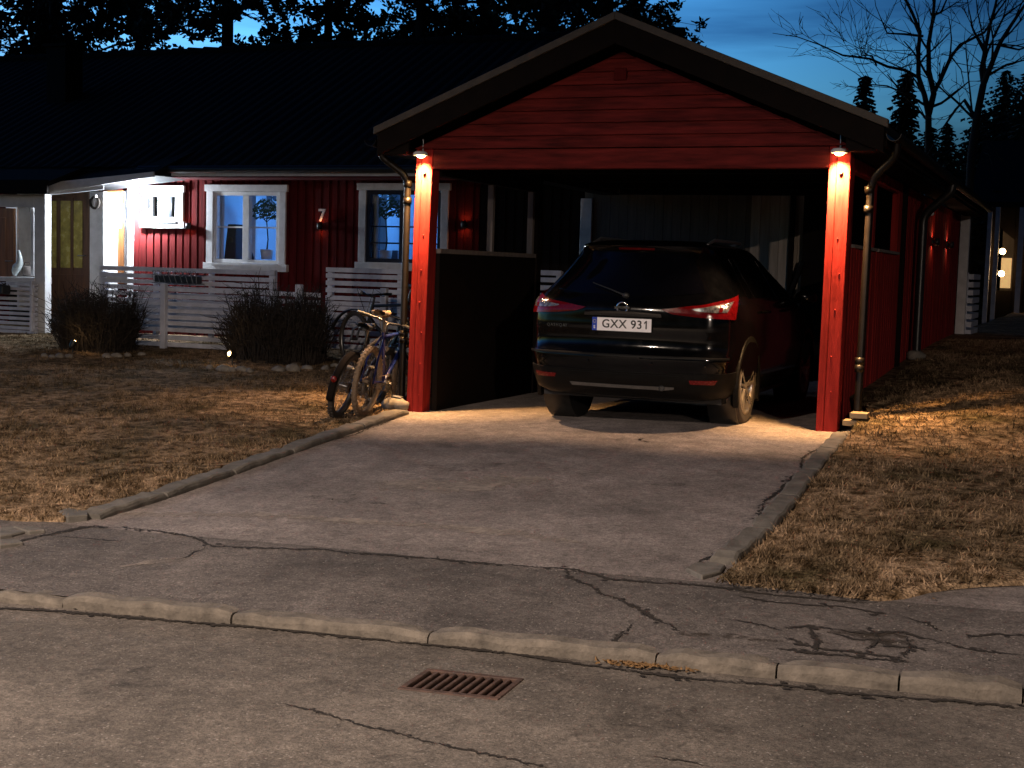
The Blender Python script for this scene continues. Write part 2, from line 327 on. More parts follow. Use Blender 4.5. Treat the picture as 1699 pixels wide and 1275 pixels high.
def GRt(x, y):
    b = .025*3.9+.02*min(20, (x-3.9))+(.045*y if y < 0 else 0)+.035
    return b+.16*sstep(-1.2, 1.2, y)+.03*min(max(y, 0), 8)+.012*math.sin(2.3*x+1.1*y)
st = lambda o, lab, cat: tag(o, lab, cat, None, 'structure')
b = MB(); b.grid(lambda u, v: (-300+600*u, -60+560*v, -.75), 8, 8); st(b.build('ground', M['soil']), 'dark bare ground reaching to the horizon under the trees', 'ground')
# paved drive + footway sheet, continuing inside the carport
ys = list(np.linspace(-6.6, -5.02, 9))+list(np.linspace(-4.85, 0, 26))+list(np.linspace(.3, 6, 12)); xs = list(np.linspace(-26, -1.2, 18))+list(np.linspace(-.8, 5.6, 28))+list(np.linspace(6.2, 34, 18))
b = MB(); vs = []; 
for y in ys:
    for x in xs:
        yy = max(y, road_y(x)+.05) if y < -4 else y
        vs.append((x, yy, D(x, yy)+.004*math.sin(3*x+2*yy)))
nx = len(xs)
for nm, m_, lo, hi, lab in (('footway', 'foot', -99, -5.02, 'cracked darker asphalt footway along the road kerb'), ('driveway', 'drive', -5.02, 99, 'worn pale asphalt driveway leading into the carport')):
    b = MB(); b.add(vs, [(j*nx+i, j*nx+i+1, (j+1)*nx+i+1, (j+1)*nx+i) for j in range(len(ys)-1) for i in range(nx-1) if (ys[j] < -3 or -1.3 < xs[i] < 5) and lo <= ys[j] < hi], True)
    st(b.build(nm, M[m_]), lab, nm)
# road, with a rectangular mouth left open for the drain
DC = at(766, 1141, 2, -.25); 
def road_uv(p): q = np.array(p[:2])-RP; return float(q @ RDIR), float(q @ RN)
du, dv_ = road_uv(DC); GW, GD = .192, .135
us = sorted(set(list(np.linspace(-30, 34, 65))+[du-GW, du+GW])); vvs = sorted(set([.06, -.3, -2, -3, -4, -5, -6, -8, -10, -14, -18, -24]+[dv_-GD, dv_+GD]))
def rp(u, v): q = RP+RDIR*u+RN*v; return (q[0], q[1], ZR(q[0], q[1])+.02*sstep(0, 3, -v))
b = MB(); vs = [rp(u, v) for v in vvs for u in us]; n = len(us)
b.add(vs, [(j*n+i, j*n+i+1, (j+1)*n+i+1, (j+1)*n+i) for j in range(len(vvs)-1) for i in range(n-1) if not (abs((us[i]+us[i+1])/2-du) < GW and abs((vvs[j]+vvs[j+1])/2-dv_) < GD)], True)
st(b.build('road', M['road']), 'worn brown-grey asphalt road along the kerb', 'road')
# lawns
def lawn(name, fx0, fx1, Gf, f, side, lab):
    b = MB(); nu, nv = 150, 150; vs = []
    for j in range(nv+1):
        t = (j/nv)**1.8
        for i in range(nu+1):
            s = (i/nu)**2.0
            if side < 0:
                xe = .1; y0 = f(xe-s*30); y = y0+t*(14-y0); x1 = kl(y) if y < 6 else kl(6); x = x1-s*30
            else:
                y0 = f(3.95+s*60); y = y0+t*(90-y0); x1 = kr(y) if y < .7 else 3.7; x = x1+s*60
            edge = min(j/3, i/2, 1); vs.append((x, y, Gf(x, y)-.03*(1-edge)))
    b.add(vs, [(j*(nu+1)+i, j*(nu+1)+i+1, (j+1)*(nu+1)+i+1, (j+1)*(nu+1)+i) for j in range(nv) for i in range(nu)], True)
    return tag(b.build(name, M['grass']), lab, 'lawn', None, 'structure')
lawn('lawn', 0, 0, GL, fl, -1, 'dry brown lawn between the left kerb and the house')
lawn('lawn', 0, 0, GRt, fr, 1, 'dry brown lawn to the right of the driveway kerb')
def hit(u, v, Gf):
    d = ray(u, v); t = 4.0
    for _ in range(300):
        p = CAM+t*d; t += (p[2]-Gf(p[0], p[1]))/max(.07, -d[2])*.5
    return CAM+t*d
def on_pave(u, v): return hit(u, v, D)
def on_left(u, v): return hit(u, v, GL)
def on_right(u, v): return hit(u, v, GRt)

# grass blades: short dry turf
def blades(name, pts, lab, h=(.02, .05), w=.005):
    P = np.array(pts); n = len(P); a = rng.uniform(0, 2*PI, n)
    cl = np.sin(7*P[:, 0]+2.5*np.sin(3.1*P[:, 1]))*np.sin(6.3*P[:, 1]+2*np.sin(4.3*P[:, 0])); hh = rng.uniform(h[0], h[1], n)*(.75+.6*np.clip(cl, -.7, 1)); ww = rng.uniform(.6, 1.4, n)*w
    lean = rng.uniform(.2, 1.3, n)*hh; la = rng.uniform(0, 2*PI, n)
    V = np.zeros((n, 3, 3)); dx = np.stack([np.cos(a)*ww, np.sin(a)*ww, np.zeros(n)], 1)
    V[:, 0] = P-dx; V[:, 1] = P+dx; V[:, 2] = P+np.stack([np.cos(la)*lean, np.sin(la)*lean, hh], 1)
    me = bpy.data.meshes.new(name); me.vertices.add(n*3); me.vertices.foreach_set('co', V.ravel()); me.loops.add(n*3); me.loops.foreach_set('vertex_index', np.arange(n*3, dtype=np.int32))
    me.polygons.add(n); me.polygons.foreach_set('loop_start', np.arange(0, n*3, 3, dtype=np.int32)); me.update(calc_edges=True); me.validate()
    me.materials.append(M['grass']); o = bpy.data.objects.new(name, me); COL.objects.link(o)
    return tag(o, lab, 'grass', None, 'stuff')
pts = []
while len(pts) < 95000:
    x = .25-9.5*random.random()**1.25; y = -5.1+10.4*random.random()
    if x > kl(y)+.02*random.random() or y < fl(x)-.10*random.random()**2: continue
    if random.random() > (1.25-.07*(y+5)) : continue
    pts.append((x, y, GL(x, y)-.004))
blades('grass', pts, 'short dry grass covering the left lawn')
pts = []
while len(pts) < 75000:
    y = -5.1+14*random.random()**1.5; x = 3.85+6.5*random.random()**1.2
    if (y < .5 and x < kr(y)+.005) or (y >= .5 and x < 3.8) or y < fr(x)-.14*random.random()**2: continue
    pts.append((x, y, GRt(x, y)-.004))
blades('grass', pts, 'short dry grass covering the right lawn', (.02, .055))

# kerb stones ---------------------------------------------------------------
def kerbstone(p0, p1, w, top, h, m, lab, group, lean=0):
    p0, p1 = np.array(p0), np.array(p1); d = p1-p0; L_ = np.linalg.norm(d[:2]); d2 = d[:2]/L_; nrm = np.array([-d2[1], d2[0]])
    c = (p0+p1)/2; o = thing('kerb_stone', (0, 0, 0), lab, 'kerb stone', group, track=False) if False else None
    bm = MB(); K = max(2, int(L_/.08))
    prof = [(0, -h), (0, -.025), (.006, -.008), (.02, 0), (w-.02, 0.0), (w-.006, -.008), (w, -.025), (w, -h)]
    vs = []; q = len(prof); sd = random.random()*9
    for i in range(K+1):
        t = i/K; e = .012*(1 if i in (0, K) else 0)
        for a, hgt in prof:
            jit = .004*math.sin(17*t+sd+9*a)+random.uniform(-.002, .002)
            pp = p0[:2]+d2*(t*L_)+nrm*(a+jit); z = p0[2]+d[2]*t+hgt+jit-(e if hgt > -.03 else 0)
            vs.append((pp[0], pp[1], z))
    fs = [(i*q+k, i*q+k+1, (i+1)*q+k+1, (i+1)*q+k) for i in range(K) for k in range(q-1)]+[tuple(range(q)), tuple(range(K*q+q-1, K*q-1, -1))]
    bm.add(vs, fs)
    return tag(bm.build('kerb_stone', m), lab, 'kerb stone', group)
jx = [-6.2, -5.2, -4.2, -3.2, -2.2, -1.2, -.2, .8, 1.24, 2.15, 3.11, 4.10, 4.58, 5.04, 5.48, 5.95, 6.9, 7.9]
def jlab(i):
    known = {8: 'long road kerb stone with a chipped left end, first left of the driveway middle', 9: 'long road kerb stone up and left of the rusty drain',
             10: 'long road kerb stone directly above the rusty drain grate', 11: 'short road kerb stone just right of the leaf clump', 12: 'short pale road kerb stone, second right of the leaf clump',
             13: 'road kerb stone cut by the right edge of the photo', 7: 'low weathered road kerb piece at the left edge of the photo'}
    return known.get(i, 'road kerb stone lying beyond the edge of the photo')
for i in range(len(jx)-1):
    a, c = jx[i]+.004, jx[i+1]-.004; ya, yc = road_y(a), road_y(c); dz = -.012 if i == 7 else random.uniform(-.004, .004)
    kerbstone((a, ya, D(a, ya)+.014+dz), (c, yc, D(c, yc)+.014+dz), .125, 0, .16, M['rkerb'], jlab(i), 'road kerb stones')
lk = [-4.86, -4.18, -3.32, -2.42, -1.1, -.15]
ordn = ['nearest left driveway kerb stone, beside the broken corner slab', 'second left driveway kerb stone from the road', 'third left driveway kerb stone from the road, middle of the row', 'fourth left driveway kerb stone, long and beside the lit grass', 'left driveway kerb stone ending at the red post by the bicycles']
for i in range(5):
    a, c = lk[i]+.012, lk[i+1]-.012; w = .15
    xa, xc = kl(a)+w, kl(c)+w
    kerbstone((xa, a, D(0, a)+.05), (xc, c, D(0, c)+.05), w, 0, .14, M['kerb'], ordn[i], 'left driveway kerb stones')
rk = [-4.66, -3.9, -2.95, -2.0, -1.1, -.25]
ordn = ['nearest right driveway kerb stone, at the lawn corner', 'second right driveway kerb stone from the road', 'third right driveway kerb stone from the road', 'fourth right driveway kerb stone from the road', 'right driveway kerb stone next to the stacked planks']
for i in range(5):
    a, c = rk[i]+.01, rk[i+1]-.01; w = .14
    kerbstone((kr(a), a, D(3.85, a)+.055), (kr(c), c, D(3.85, c)+.055), w, 0, .15, M['kerb'], ordn[i], 'right driveway kerb stones')
def slabstone(pxs, th, lab, fn, dz=.02):
    P = [fn(u, v) for u, v in pxs]; bm = MB(); n = len(P); z = np.mean([p[2] for p in P])+dz
    bm.add([(p[0], p[1], z+.004*random.random()) for p in P]+[(p[0], p[1], z-th) for p in P], [tuple(range(n)), tuple(range(2*n-1, n-1, -1))]+[(i, (i+1) % n, (i+1) % n+n, i+n) for i in range(n)])
    return tag(bm.build('paving_slab', M['kerb'], bevel=.006), lab, 'slab', 'broken slabs at the lawn corner')
slabstone([(0, 880), (28, 878), (44, 886), (20, 893), (0, 897)], .03, 'dark grey slab fragment at the left edge of the photo', on_pave)
slabstone([(20, 880), (60, 879), (76, 884), (48, 888)], .03, 'pale pointed slab fragment at the lawn corner', on_pave)
slabstone([(0, 901), (30, 899), (40, 905), (0, 912)], .03, 'lowest slab fragment at the left edge beside the footway', on_pave)
slabstone([(98, 858), (128, 846), (150, 852), (146, 864), (112, 868)], .05, 'dark broken kerb end at the near left lawn corner', on_pave, .035)
slabstone([(1138, 950), (1152, 938), (1190, 936), (1204, 942), (1196, 954), (1165, 964)], .06, 'dark broken kerb end at the near right lawn corner', on_pave, .018)

# pale sandy streak left on the asphalt
sand = mat('sand_dust', (.29, .245, .21), .9, .3, 30, .2, 60); _t = sand.node_tree; _p = _t.nodes['Principled BSDF']
_g = N(_t, 'ShaderNodeNewGeometry'); _n = N(_t, 'ShaderNodeTexNoise', inp={'Scale': 5.0, 'Detail': 6.0, 'Roughness': .7}); L(_t, _g.outputs['Position'], _n.inputs['Vector'])
_r = N(_t, 'ShaderNodeMapRange', inp={1: .34, 2: .6, 3: 0.0, 4: .9}); L(_t, _n.outputs['Fac'], _r.inputs[0]); L(_t, _r.outputs[0], _p.inputs['Alpha']); M['sand'] = sand
damp = mat('damp_dirt', (.04, .028, .018), .9, .4, 30, .3, 60); _t = damp.node_tree; _p = _t.nodes['Principled BSDF']
_g = N(_t, 'ShaderNodeNewGeometry'); _n = N(_t, 'ShaderNodeTexNoise', inp={'Scale': 14.0, 'Detail': 6.0, 'Roughness': .7}); L(_t, _g.outputs['Position'], _n.inputs['Vector'])
_r = N(_t, 'ShaderNodeMapRange', inp={1: .44, 2: .6, 3: 0.0, 4: .85}); L(_t, _n.outputs['Fac'], _r.inputs[0]); L(_t, _r.outputs[0], _p.inputs['Alpha']); M['damp'] = damp
oil = mat('oil_stain', (.035, .03, .026), .7, .3, 20, .2, 60); _t = oil.node_tree; _p = _t.nodes['Principled BSDF']
_g = N(_t, 'ShaderNodeNewGeometry'); _n = N(_t, 'ShaderNodeTexNoise', inp={'Scale': 6.0, 'Detail': 6.0, 'Roughness': .7}); L(_t, _g.outputs['Position'], _n.inputs['Vector'])
_r = N(_t, 'ShaderNodeMapRange', inp={1: .48, 2: .75, 3: 0.0, 4: .55}); L(_t, _n.outputs['Fac'], _r.inputs[0]); L(_t, _r.outputs[0], _p.inputs['Alpha']); M['oil'] = oil
# cracks, worn streak, loose grit --------------------------------------------
def crack(pxs, w, fn, lab, lift=.004, m='crack', name='asphalt_crack'):
    P = [fn(u, v) for u, v in pxs]; Q = []; soft = m != 'crack'
    step = .03 if soft else .011
    for a, c in zip(P[:-1], P[1:]):
        k = max(2, int(np.linalg.norm(c-a)/step))
        for i in range(k): Q.append(a+(c-a)*i/k)
    Q.append(P[-1]); Q = np.array(Q); n = len(Q); off = np.cumsum(rng.normal(0, .0045, n)); off -= np.linspace(off[0], off[-1], n)
    if not soft: off = off*.8+rng.normal(0, .0022, n)
    def zz(p): return (D if fn is not on_road else ZR)(p[0], p[1])+lift+(.004*math.sin(3*p[0]+2*p[1]) if fn is not on_road else .02*sstep(0, 3, -road_uv(p)[1]))
    bm = MB(); vs = []; T = np.gradient(Q[:, :2], axis=0); T /= np.linalg.norm(T, axis=1)[:, None]+1e-9
    wl = np.interp(np.arange(n), np.arange(0, n+12, 12), rng.uniform(.25, 1.25, len(np.arange(0, n+12, 12))))
    for i in range(n):
        nr = np.array([-T[i, 1], T[i, 0]]); e = min(1, (min(i, n-1-i)+1)/8)
        for s_ in (-1, 1):
            ww = w*e*(.9*random.random()+.3 if soft else .85*wl[i]*random.uniform(.4, 1.2)); p = Q[i, :2]+nr*(off[i]+s_*ww/2); vs.append((p[0], p[1], zz(p)))
    bm.add(vs, [(2*i, 2*i+1, 2*i+3, 2*i+2) for i in range(n-1)])
    if not soft:                                     # crumbs and flakes along the crack
        for _ in range(n//3):
            i = random.randrange(n); nr = np.array([-T[i, 1], T[i, 0]]); p = Q[i, :2]+nr*(off[i]+random.gauss(0, w*.55)); r = random.uniform(.003, .012)*min(1.6, w/.02)
            a0 = random.uniform(0, 6); q = [p+r*random.uniform(.5, 1.2)*np.array((math.cos(a0+k*1.25)*random.uniform(.7, 1.8), math.sin(a0+k*1.25)*.8)) for k in range(5)]
            bm.add([(x[0], x[1], zz(x)+.0006) for x in q], [(0, 1, 2, 3, 4)])
    return tag(bm.build(name, M[m]), lab, 'crack', None, 'structure')
def on_road(u, v): return hit(u, v, lambda x, y: ZR(x, y)+.02*sstep(0, 3, -road_uv((x, y))[1]))
crack([(150, 874), (250, 880), (300, 890), (340, 910), (450, 915), (530, 918), (600, 925), (700, 932), (800, 940), (940, 950), (1000, 965), (1165, 978), (1280, 990), (1440, 1000)], .035, on_pave, 'long dark crack across the driveway mouth')
crack([(935, 943), (945, 958), (965, 970), (1000, 985), (1060, 1015), (1130, 1052)], .028, on_pave, 'crack running from the driveway mouth to the kerb')
crack([(1052, 1036), (1030, 1052), (1000, 1075)], .02, on_pave, 'short crack near the road kerb')
crack([(340, 910), (310, 922), (290, 930)], .02, on_pave, 'short crack left of the driveway')
crack([(70, 888), (130, 893), (200, 898)], .015, on_pave, 'thin crack beside the broken slabs')
crack([(0, 908), (60, 893), (120, 878), (165, 872)], .05, on_pave, 'dirt joint along the lawn corner')
crack([(1500, 1022), (1540, 1032), (1556, 1048)], .03, on_pave, 'short crack in the right footway')
crack([(1600, 1056), (1650, 1052), (1699, 1054)], .03, on_pave, 'crack at the right edge of the footway')
crack([(1220, 990), (1300, 1000), (1400, 1008), (1470, 1018)], .03, on_pave, 'crack parallel to the right lawn edge')
crack([(470, 1168), (560, 1193), (640, 1215), (700, 1232), (790, 1252), (905, 1275)], .016, on_road, 'thin crack across the near road')
crack([(1060, 1255), (1130, 1262), (1180, 1275)], .012, on_road, 'thin crack at the bottom of the road')
crack([(150, 860), (262, 830), (367, 793), (440, 765), (490, 747), (562, 727), (645, 699)], .03, on_pave, 'dirty joint beside the left driveway kerb')
crack([(1150, 941), (1190, 918), (1231, 893), (1269, 850), (1302, 800), (1343, 755), (1368, 735)], .03, on_pave, 'dirty joint beside the right driveway kerb')
crack([(0, 1010), (100, 1012), (250, 1025), (385, 1037), (520, 1052), (710, 1076), (900, 1098), (1080, 1122), (1280, 1142), (1490, 1160), (1699, 1178)], .05, on_road, 'dark dirt line at the foot of the road kerb', .006)
for pxs, w_ in (([(1290, 1046), (1340, 1040), (1400, 1046), (1450, 1052), (1500, 1050), (1560, 1066)], .032), ([(1380, 1052), (1420, 1062), (1450, 1060), (1490, 1072), (1540, 1076)], .045), ([(1300, 1060), (1330, 1072), (1370, 1078), (1430, 1082), (1500, 1094)], .03), ([(1285, 1078), (1350, 1088), (1420, 1092), (1520, 1100)], .035), ([(1440, 1040), (1446, 1058), (1436, 1080)], .022), ([(1500, 1052), (1512, 1070), (1500, 1092)], .022), ([(1340, 1042), (1352, 1060), (1346, 1086)], .03), ([(1560, 1066), (1620, 1078), (1699, 1086)], .025), ([(1200, 1030), (1260, 1040), (1300, 1050)], .015)):
    crack(pxs, w_, on_pave, 'crumbling dirty crack of the right footway', random.uniform(.004, .006))
for pxs, w_ in (([(1372, 1050), (1430, 1052), (1500, 1062), (1545, 1072)], .22), ([(1100, 1052), (1200, 1056), (1300, 1066)], .1)): crack(pxs, w_, on_pave, 'dark damp dirt patch on the right footway', .003, 'damp', 'dirt_patch')
crack([(190, 852), (330, 853), (480, 858), (600, 866), (720, 872), (850, 885), (965, 902)], .16, on_pave, 'pale sandy streak across the driveway', .003, 'sand', 'sand_streak')
crack([(620, 800), (720, 806), (830, 800), (920, 796)], .5, on_pave, 'faint sandy patch in the middle of the driveway', .0025, 'sand', 'sand_streak')
crack([(200, 940), (260, 932), (330, 922)], .14, on_pave, 'pale sandy patch beside the left crack', .003, 'sand', 'sand_streak')
b = MB()
for _ in range(900):
    x, y = random.uniform(-.5, 7), -6.9+3.4*random.random()**1.1
    if y > -5 and not (kl(y)+.2 < x < kr(y)-.2): continue
    if abs(y-road_y(x)) < .16: continue
    qu, qv = road_uv((x, y))
    if abs(qu-du) < GW+.04 and abs(qv-dv_) < GD+.04: continue
    z = D(x, y) if y > road_y(x) else ZR(x, y)+.02*sstep(0, 3, -road_uv((x, y))[1])
    b.blob((x, y, z+.003), random.uniform(.0015, .0055), 5, 4, .2, (1, 1, .6))
tag(b.build('grit', M['stone']), 'loose pale grit scattered over the asphalt', 'grit', None, 'stuff')
b = MB(); c = on_road(1048, 1124)
for _ in range(130):
    x = c[0]+random.gauss(0, .09); y = road_y(x)-abs(random.gauss(.0, .025))-.004; z = ZR(x, y)+.006
    a = random.uniform(0, 2*PI); s_ = random.uniform(.01, .02); b.add([(x+math.cos(a)*s_, y+math.sin(a)*s_, z+.012*random.random()), (x-math.sin(a)*s_*.5, y+math.cos(a)*s_*.5, z+.006), (x-math.cos(a)*s_, y-math.sin(a)*s_, z+.02*random.random()), (x+math.sin(a)*s_*.5, y-math.cos(a)*s_*.5, z+.004)], [(0, 1, 2, 3)])
tag(b.build('leaf_litter', mat('dead_leaves', (.20, .11, .04), .8, .5, 30)), 'small clump of dead leaves against the road kerb', 'leaves', None, 'stuff')

for pxs, w_ in (([(700, 770), (760, 776), (840, 770)], .35), ([(1000, 728), (1060, 732), (1110, 728)], .5), ([(480, 830), (560, 826), (640, 836)], .3), ([(1080, 800), (1140, 812)], .35)): crack(pxs, w_, on_pave, 'faint oily stain on the driveway', .002, 'oil', 'oil_stain')
for pxs, w_ in (([(60, 1120), (190, 1135), (330, 1150)], .5), ([(900, 1180), (1050, 1200), (1250, 1215)], .45)): crack(pxs, w_, on_road, 'faint dark tyre grime on the road', .002, 'oil', 'oil_stain')
b = MB()
for _ in range(420):
    if random.random() < .55: x = .2-8*random.random()**1.5; y = -5+8*random.random(); z = GL(x, y)+.02
    else: x = 4.0+4.5*random.random()**1.4; y = -5+9*random.random(); z = GRt(x, y)+.02
    if (x < 4 and (y < fl(x) or x > kl(y))) or (x >= 4 and y < fr(x)): z = D(x, y)+.006
    if -.2 < x < 4.05 and random.random() < .9: continue
    a_ = random.uniform(0, 2*PI); s_ = random.uniform(.012, .03); q = .6*s_; b.add([(x+math.cos(a_)*s_, y+math.sin(a_)*s_, z+.012*random.random()), (x-math.sin(a_)*q, y+math.cos(a_)*q, z+.008), (x-math.cos(a_)*s_, y-math.sin(a_)*s_, z+.015*random.random()), (x+math.sin(a_)*q, y-math.cos(a_)*q, z+.004)], [(0, 1, 2, 3)])
tag(b.build('leaf_litter', mat('brown_leaves', (.17, .10, .05), .85, .5, 3)), 'scattered brown dead leaves lying on the lawns', 'leaves', None, 'stuff')
# drain grate
g = thing('drain_grate', rp(du, dv_), 'rusty rectangular drain grate with slanted bars set in the road', 'drain')
def rq(u, v, dz=0): p = rp(du+u, dv_+v); return (p[0], p[1], p[2]+dz)
b = MB()
def rbox(b, u0, u1, v0, v1, z0, z1, sk=0): b.hexa([rq(u0, v0, z0), rq(u1, v0, z0), rq(u1+sk, v1, z0), rq(u0+sk, v1, z0), rq(u0, v0, z1), rq(u1, v0, z1), rq(u1+sk, v1, z1), rq(u0+sk, v1, z1)])
for (u0, u1, v0, v1) in ((-GW-.012, GW+.012, -GD-.012, -GD+.018), (-GW-.012, GW+.012, GD-.018, GD+.012), (-GW-.012, -GW+.014, -GD+.018, GD-.018), (GW-.014, GW+.012, -GD+.018, GD-.018)): rbox(b, u0, u1, v0, v1, -.03, .005)
b.build('frame', M['rust'], g, bevel=.003)
b = MB()
for k in range(9): u = -GW+.034+k*.0375; rbox(b, u, u+.018, -GD+.018, GD-.018, -.03, .004)
b.build('bars', M['rust'], g, bevel=.003)
b = MB(); P = [rq(-GW, -GD, 0), rq(GW, -GD, 0), rq(GW, GD, 0), rq(-GW, GD, 0)]
b.add(P+[(p[0], p[1], p[2]-.3) for p in P], [(0, 1, 5, 4), (1, 2, 6, 5), (2, 3, 7, 6), (3, 0, 4, 7), (4, 5, 6, 7)]); b.build('pit', M['pit'], g)
# ------------------------------------------------------------------ walls of boards
def intervals(lo, hi, holes):
    segs = [(lo, hi)]
    for a, b_ in holes:
        segs = [s for p, q in segs for s in ((p, min(q, a)), (max(p, b_), q)) if s[1]-s[0] > .012]
    return segs
def board_wall(parent, name, m, axis, plane, u0, u1, z0, z1, holes=(), pitch=.135, bw=.095, th=.022, out=-1, back=.05, ztop=None):
    """upright boards over a backing; axis = normal axis (1: faces along y, 0: faces along x); out = sign of the outer side"""
    b = MB()
    def bx(ua, ub, za, zb, n0, n1):
        n0, n1 = sorted((n0, n1))
        if axis == 1: b.box(ua, ub, n0, n1, za, zb)
        else: b.box(n0, n1, ua, ub, za, zb)
    ue = sorted(set([u0, u1]+[h[0] for h in holes]+[h[1] for h in holes]))
    for a, c in zip(ue[:-1], ue[1:]):
        hs = [(h[2], h[3]) for h in holes if h[0] <= (a+c)/2 <= h[1]]
        for s in intervals(z0, z1, hs): bx(a, c, s[0], s[1], plane-out*back, plane)
    u = u0+.02
    while u < u1-.02:
        ub = min(u+bw, u1); t = th*random.uniform(.85, 1.15)
        hs = [(h[2], h[3]) for h in holes if h[0]-.01 < ub and h[1]+.01 > u]
        for s in intervals(z0-.02, z1, hs): bx(u, ub, s[0], s[1], plane, plane+out*t)
        u += pitch
    return b.build(name, m, parent)
# ------------------------------------------------------------------ carport
PX = 3.6; CW0, CW1 = -.17, 3.77
cp = thing('carport', (1.8, 0, 0), 'red timber carport with open front, lap boarded gable and pale back boards', 'carport')
# front posts: two boards each, the left one a little out of plumb
for side, (a0, a1, t0, t1, zb) in ((-1, (-.215, -.045, -.165, .008, -.02)), (1, (PX-.004, PX+.172, PX+.004, PX+.18, .06))):
    b = MB(); f0 = .36; 
    for (s0, s1, y0) in ((0, f0-.015, .006), (f0+.015, 1, 0)):
        bl, br = a0+(a1-a0)*s0, a0+(a1-a0)*s1; tl, tr = t0+(t1-t0)*s0, t0+(t1-t0)*s1
        b.hexa([(bl, y0, zb), (br, y0, zb), (br, .16, zb), (bl, .16, zb), (tl, y0, 2.44), (tr, y0, 2.44), (tr, .16, 2.44), (tl, .16, 2.44)])
    bl = a0+(a1-a0)*(f0-.04); br = a0+(a1-a0)*(f0+.04); tl = t0+(t1-t0)*(f0-.04); tr = t0+(t1-t0)*(f0+.04)
    b.hexa([(bl, .02, zb), (br, .02, zb), (br, .14, zb), (bl, .14, zb), (tl, .02, 2.44), (tr, .02, 2.44), (tr, .14, 2.44), (tl, .14, 2.44)])
    b.build('post', M['redpost'], cp, bevel=.005)
    for zk in np.arange(.12, 1.9, .31):
        b = MB(); cx = a0+(a1-a0)*.66+(t0-a0)*zk/2.4; b.lathe([(.0, -.004), (.007, -.004), (.008, .002)], (cx+random.uniform(-.02, .02), 0, zk+random.uniform(-.05, .05)), 1, 8)
        b.build('bolt_head', M['redpost'], cp)
b = MB(); b.box(.012, PX+.002, .0, .12, 2.25, 2.425); b.build('beam', M['redh'], cp, bevel=.004)
# gable lap boards
APX, GZ, XC = 3.235, 2.427, 1.8
b = MB(); z = GZ; k = 0; sl = (APX-GZ)/1.97
while z < APX-.03:
    z1 = min(z+.108, APX); hw0 = (APX-z)/sl; hw1 = max(.01, (APX-z1)/sl)
    y0 = -.032+random.uniform(-.002, .002)
    b.hexa([(XC-hw0, y0, z+.004), (XC+hw0, y0, z+.004), (XC+hw0, .03, z+.004), (XC-hw0, .03, z+.004), (XC-hw1, -.002, z1+.012), (XC+hw1, -.002, z1+.012), (XC+hw1, .03, z1+.012), (XC-hw1, .03, z1+.012)])
    z += .108
b.build('gable_siding', M['redh'], cp)
b = MB(); b.box(1.745, 1.855, -.045, .01, 3.0, 3.1); b.build('vent', M['redhouse'], cp, bevel=.004)
# roof
OV, LEN = .19, 11.2; RZ, EZ, EX = 3.53, 2.60, 2.26
rs = (RZ-EZ)/EX
for s_ in (-1, 1):
    b = MB(); t = .07
    b.hexa([(XC, -OV+.02, RZ-t), (XC+s_*EX, -OV+.02, EZ-t), (XC+s_*EX, LEN, EZ-t), (XC, LEN, RZ-t), (XC, -OV+.02, RZ-.01), (XC+s_*EX, -OV+.02, EZ-.01), (XC+s_*EX, LEN, EZ-.01), (XC, LEN, RZ-.01)])
    n = 52
    def fn(u, v, s_=s_): y = -OV+.02+(LEN+OV)*u; x = XC+s_*EX*v; return (x, y, RZ-.0+(EZ-RZ)*v+.018*abs(math.sin(PI*u*n)))
    b.grid(fn, n*4, 6, True); b.build('roof', M['roof'], cp)
    b = MB(); b.hexa([(XC, -OV-.022, RZ-.245), (XC+s_*EX, -OV-.022, EZ-.245), (XC+s_*EX, -OV+.016, EZ-.245), (XC, -OV+.016, RZ-.245), (XC, -OV-.022, RZ-.05), (XC+s_*EX, -OV-.022, EZ-.05), (XC+s_*EX, -OV+.016, EZ-.05), (XC, -OV+.016, RZ-.05)])
    b.build('bargeboard', M['dark'], cp, bevel=.003)
    b = MB(); e = .03
    b.hexa([(XC, -OV-.045, RZ-.048), (XC+s_*(EX+e), -OV-.045, EZ-.055), (XC+s_*(EX+e), -OV+.03, EZ-.055), (XC, -OV+.03, RZ-.048), (XC, -OV-.045, RZ+.018), (XC+s_*(EX+e), -OV-.045, EZ+.012), (XC+s_*(EX+e), -OV+.03, EZ+.012), (XC, -OV+.03, RZ+.018)])
    b.build('verge_board', M['verge'], cp, bevel=.004)
    b = MB(); b.box(XC+s_*EX-.02, XC+s_*EX+.02, -OV+.02, LEN, EZ-.2, EZ-.075); b.build('fascia', M['dark'], cp)
    b = MB(); x0, x1 = sorted((XC+s_*1.98, XC+s_*(EX-.022))); b.box(x0, x1, -OV+.02, LEN, 2.37, 2.395)
    b.prism([(XC+s_*1.96, 2.395), (XC+s_*(EX-.022), 2.395), (XC+s_*(EX-.022), 2.5), (XC+s_*1.96, 2.62)], -OV+.025, -OV+.06, 1)
    b.build('soffit', M['dark'], cp)
    # gutter
    b = MB(); gx = XC+s_*(EX+.075); pr = [(.06*math.cos(a), .06*math.sin(a)) for a in np.linspace(PI, 2*PI, 11)]
    pr2 = pr+[(q[0]*.9, q[1]*.9) for q in pr[::-1]]
    b.prism([(gx+q[0], EZ-.10+q[1]) for q in pr2], -OV-.02, LEN+.05, 1)
    b.build('gutter', M['pipe'], cp)
# dark roof boards inside and purlin
b = MB()
for yy in np.arange(.9, 6, 1.2): b.box(CW0+.1, CW1-.1, yy-.03, yy+.03, 2.36, 2.5)
b.build('ceiling_joist', M['dark'], cp)
b = MB(); b.box(-.02, PX+.02, .2, 5.95, 2.505, 2.52); b.build('ceiling_boards', M['dark'], cp)
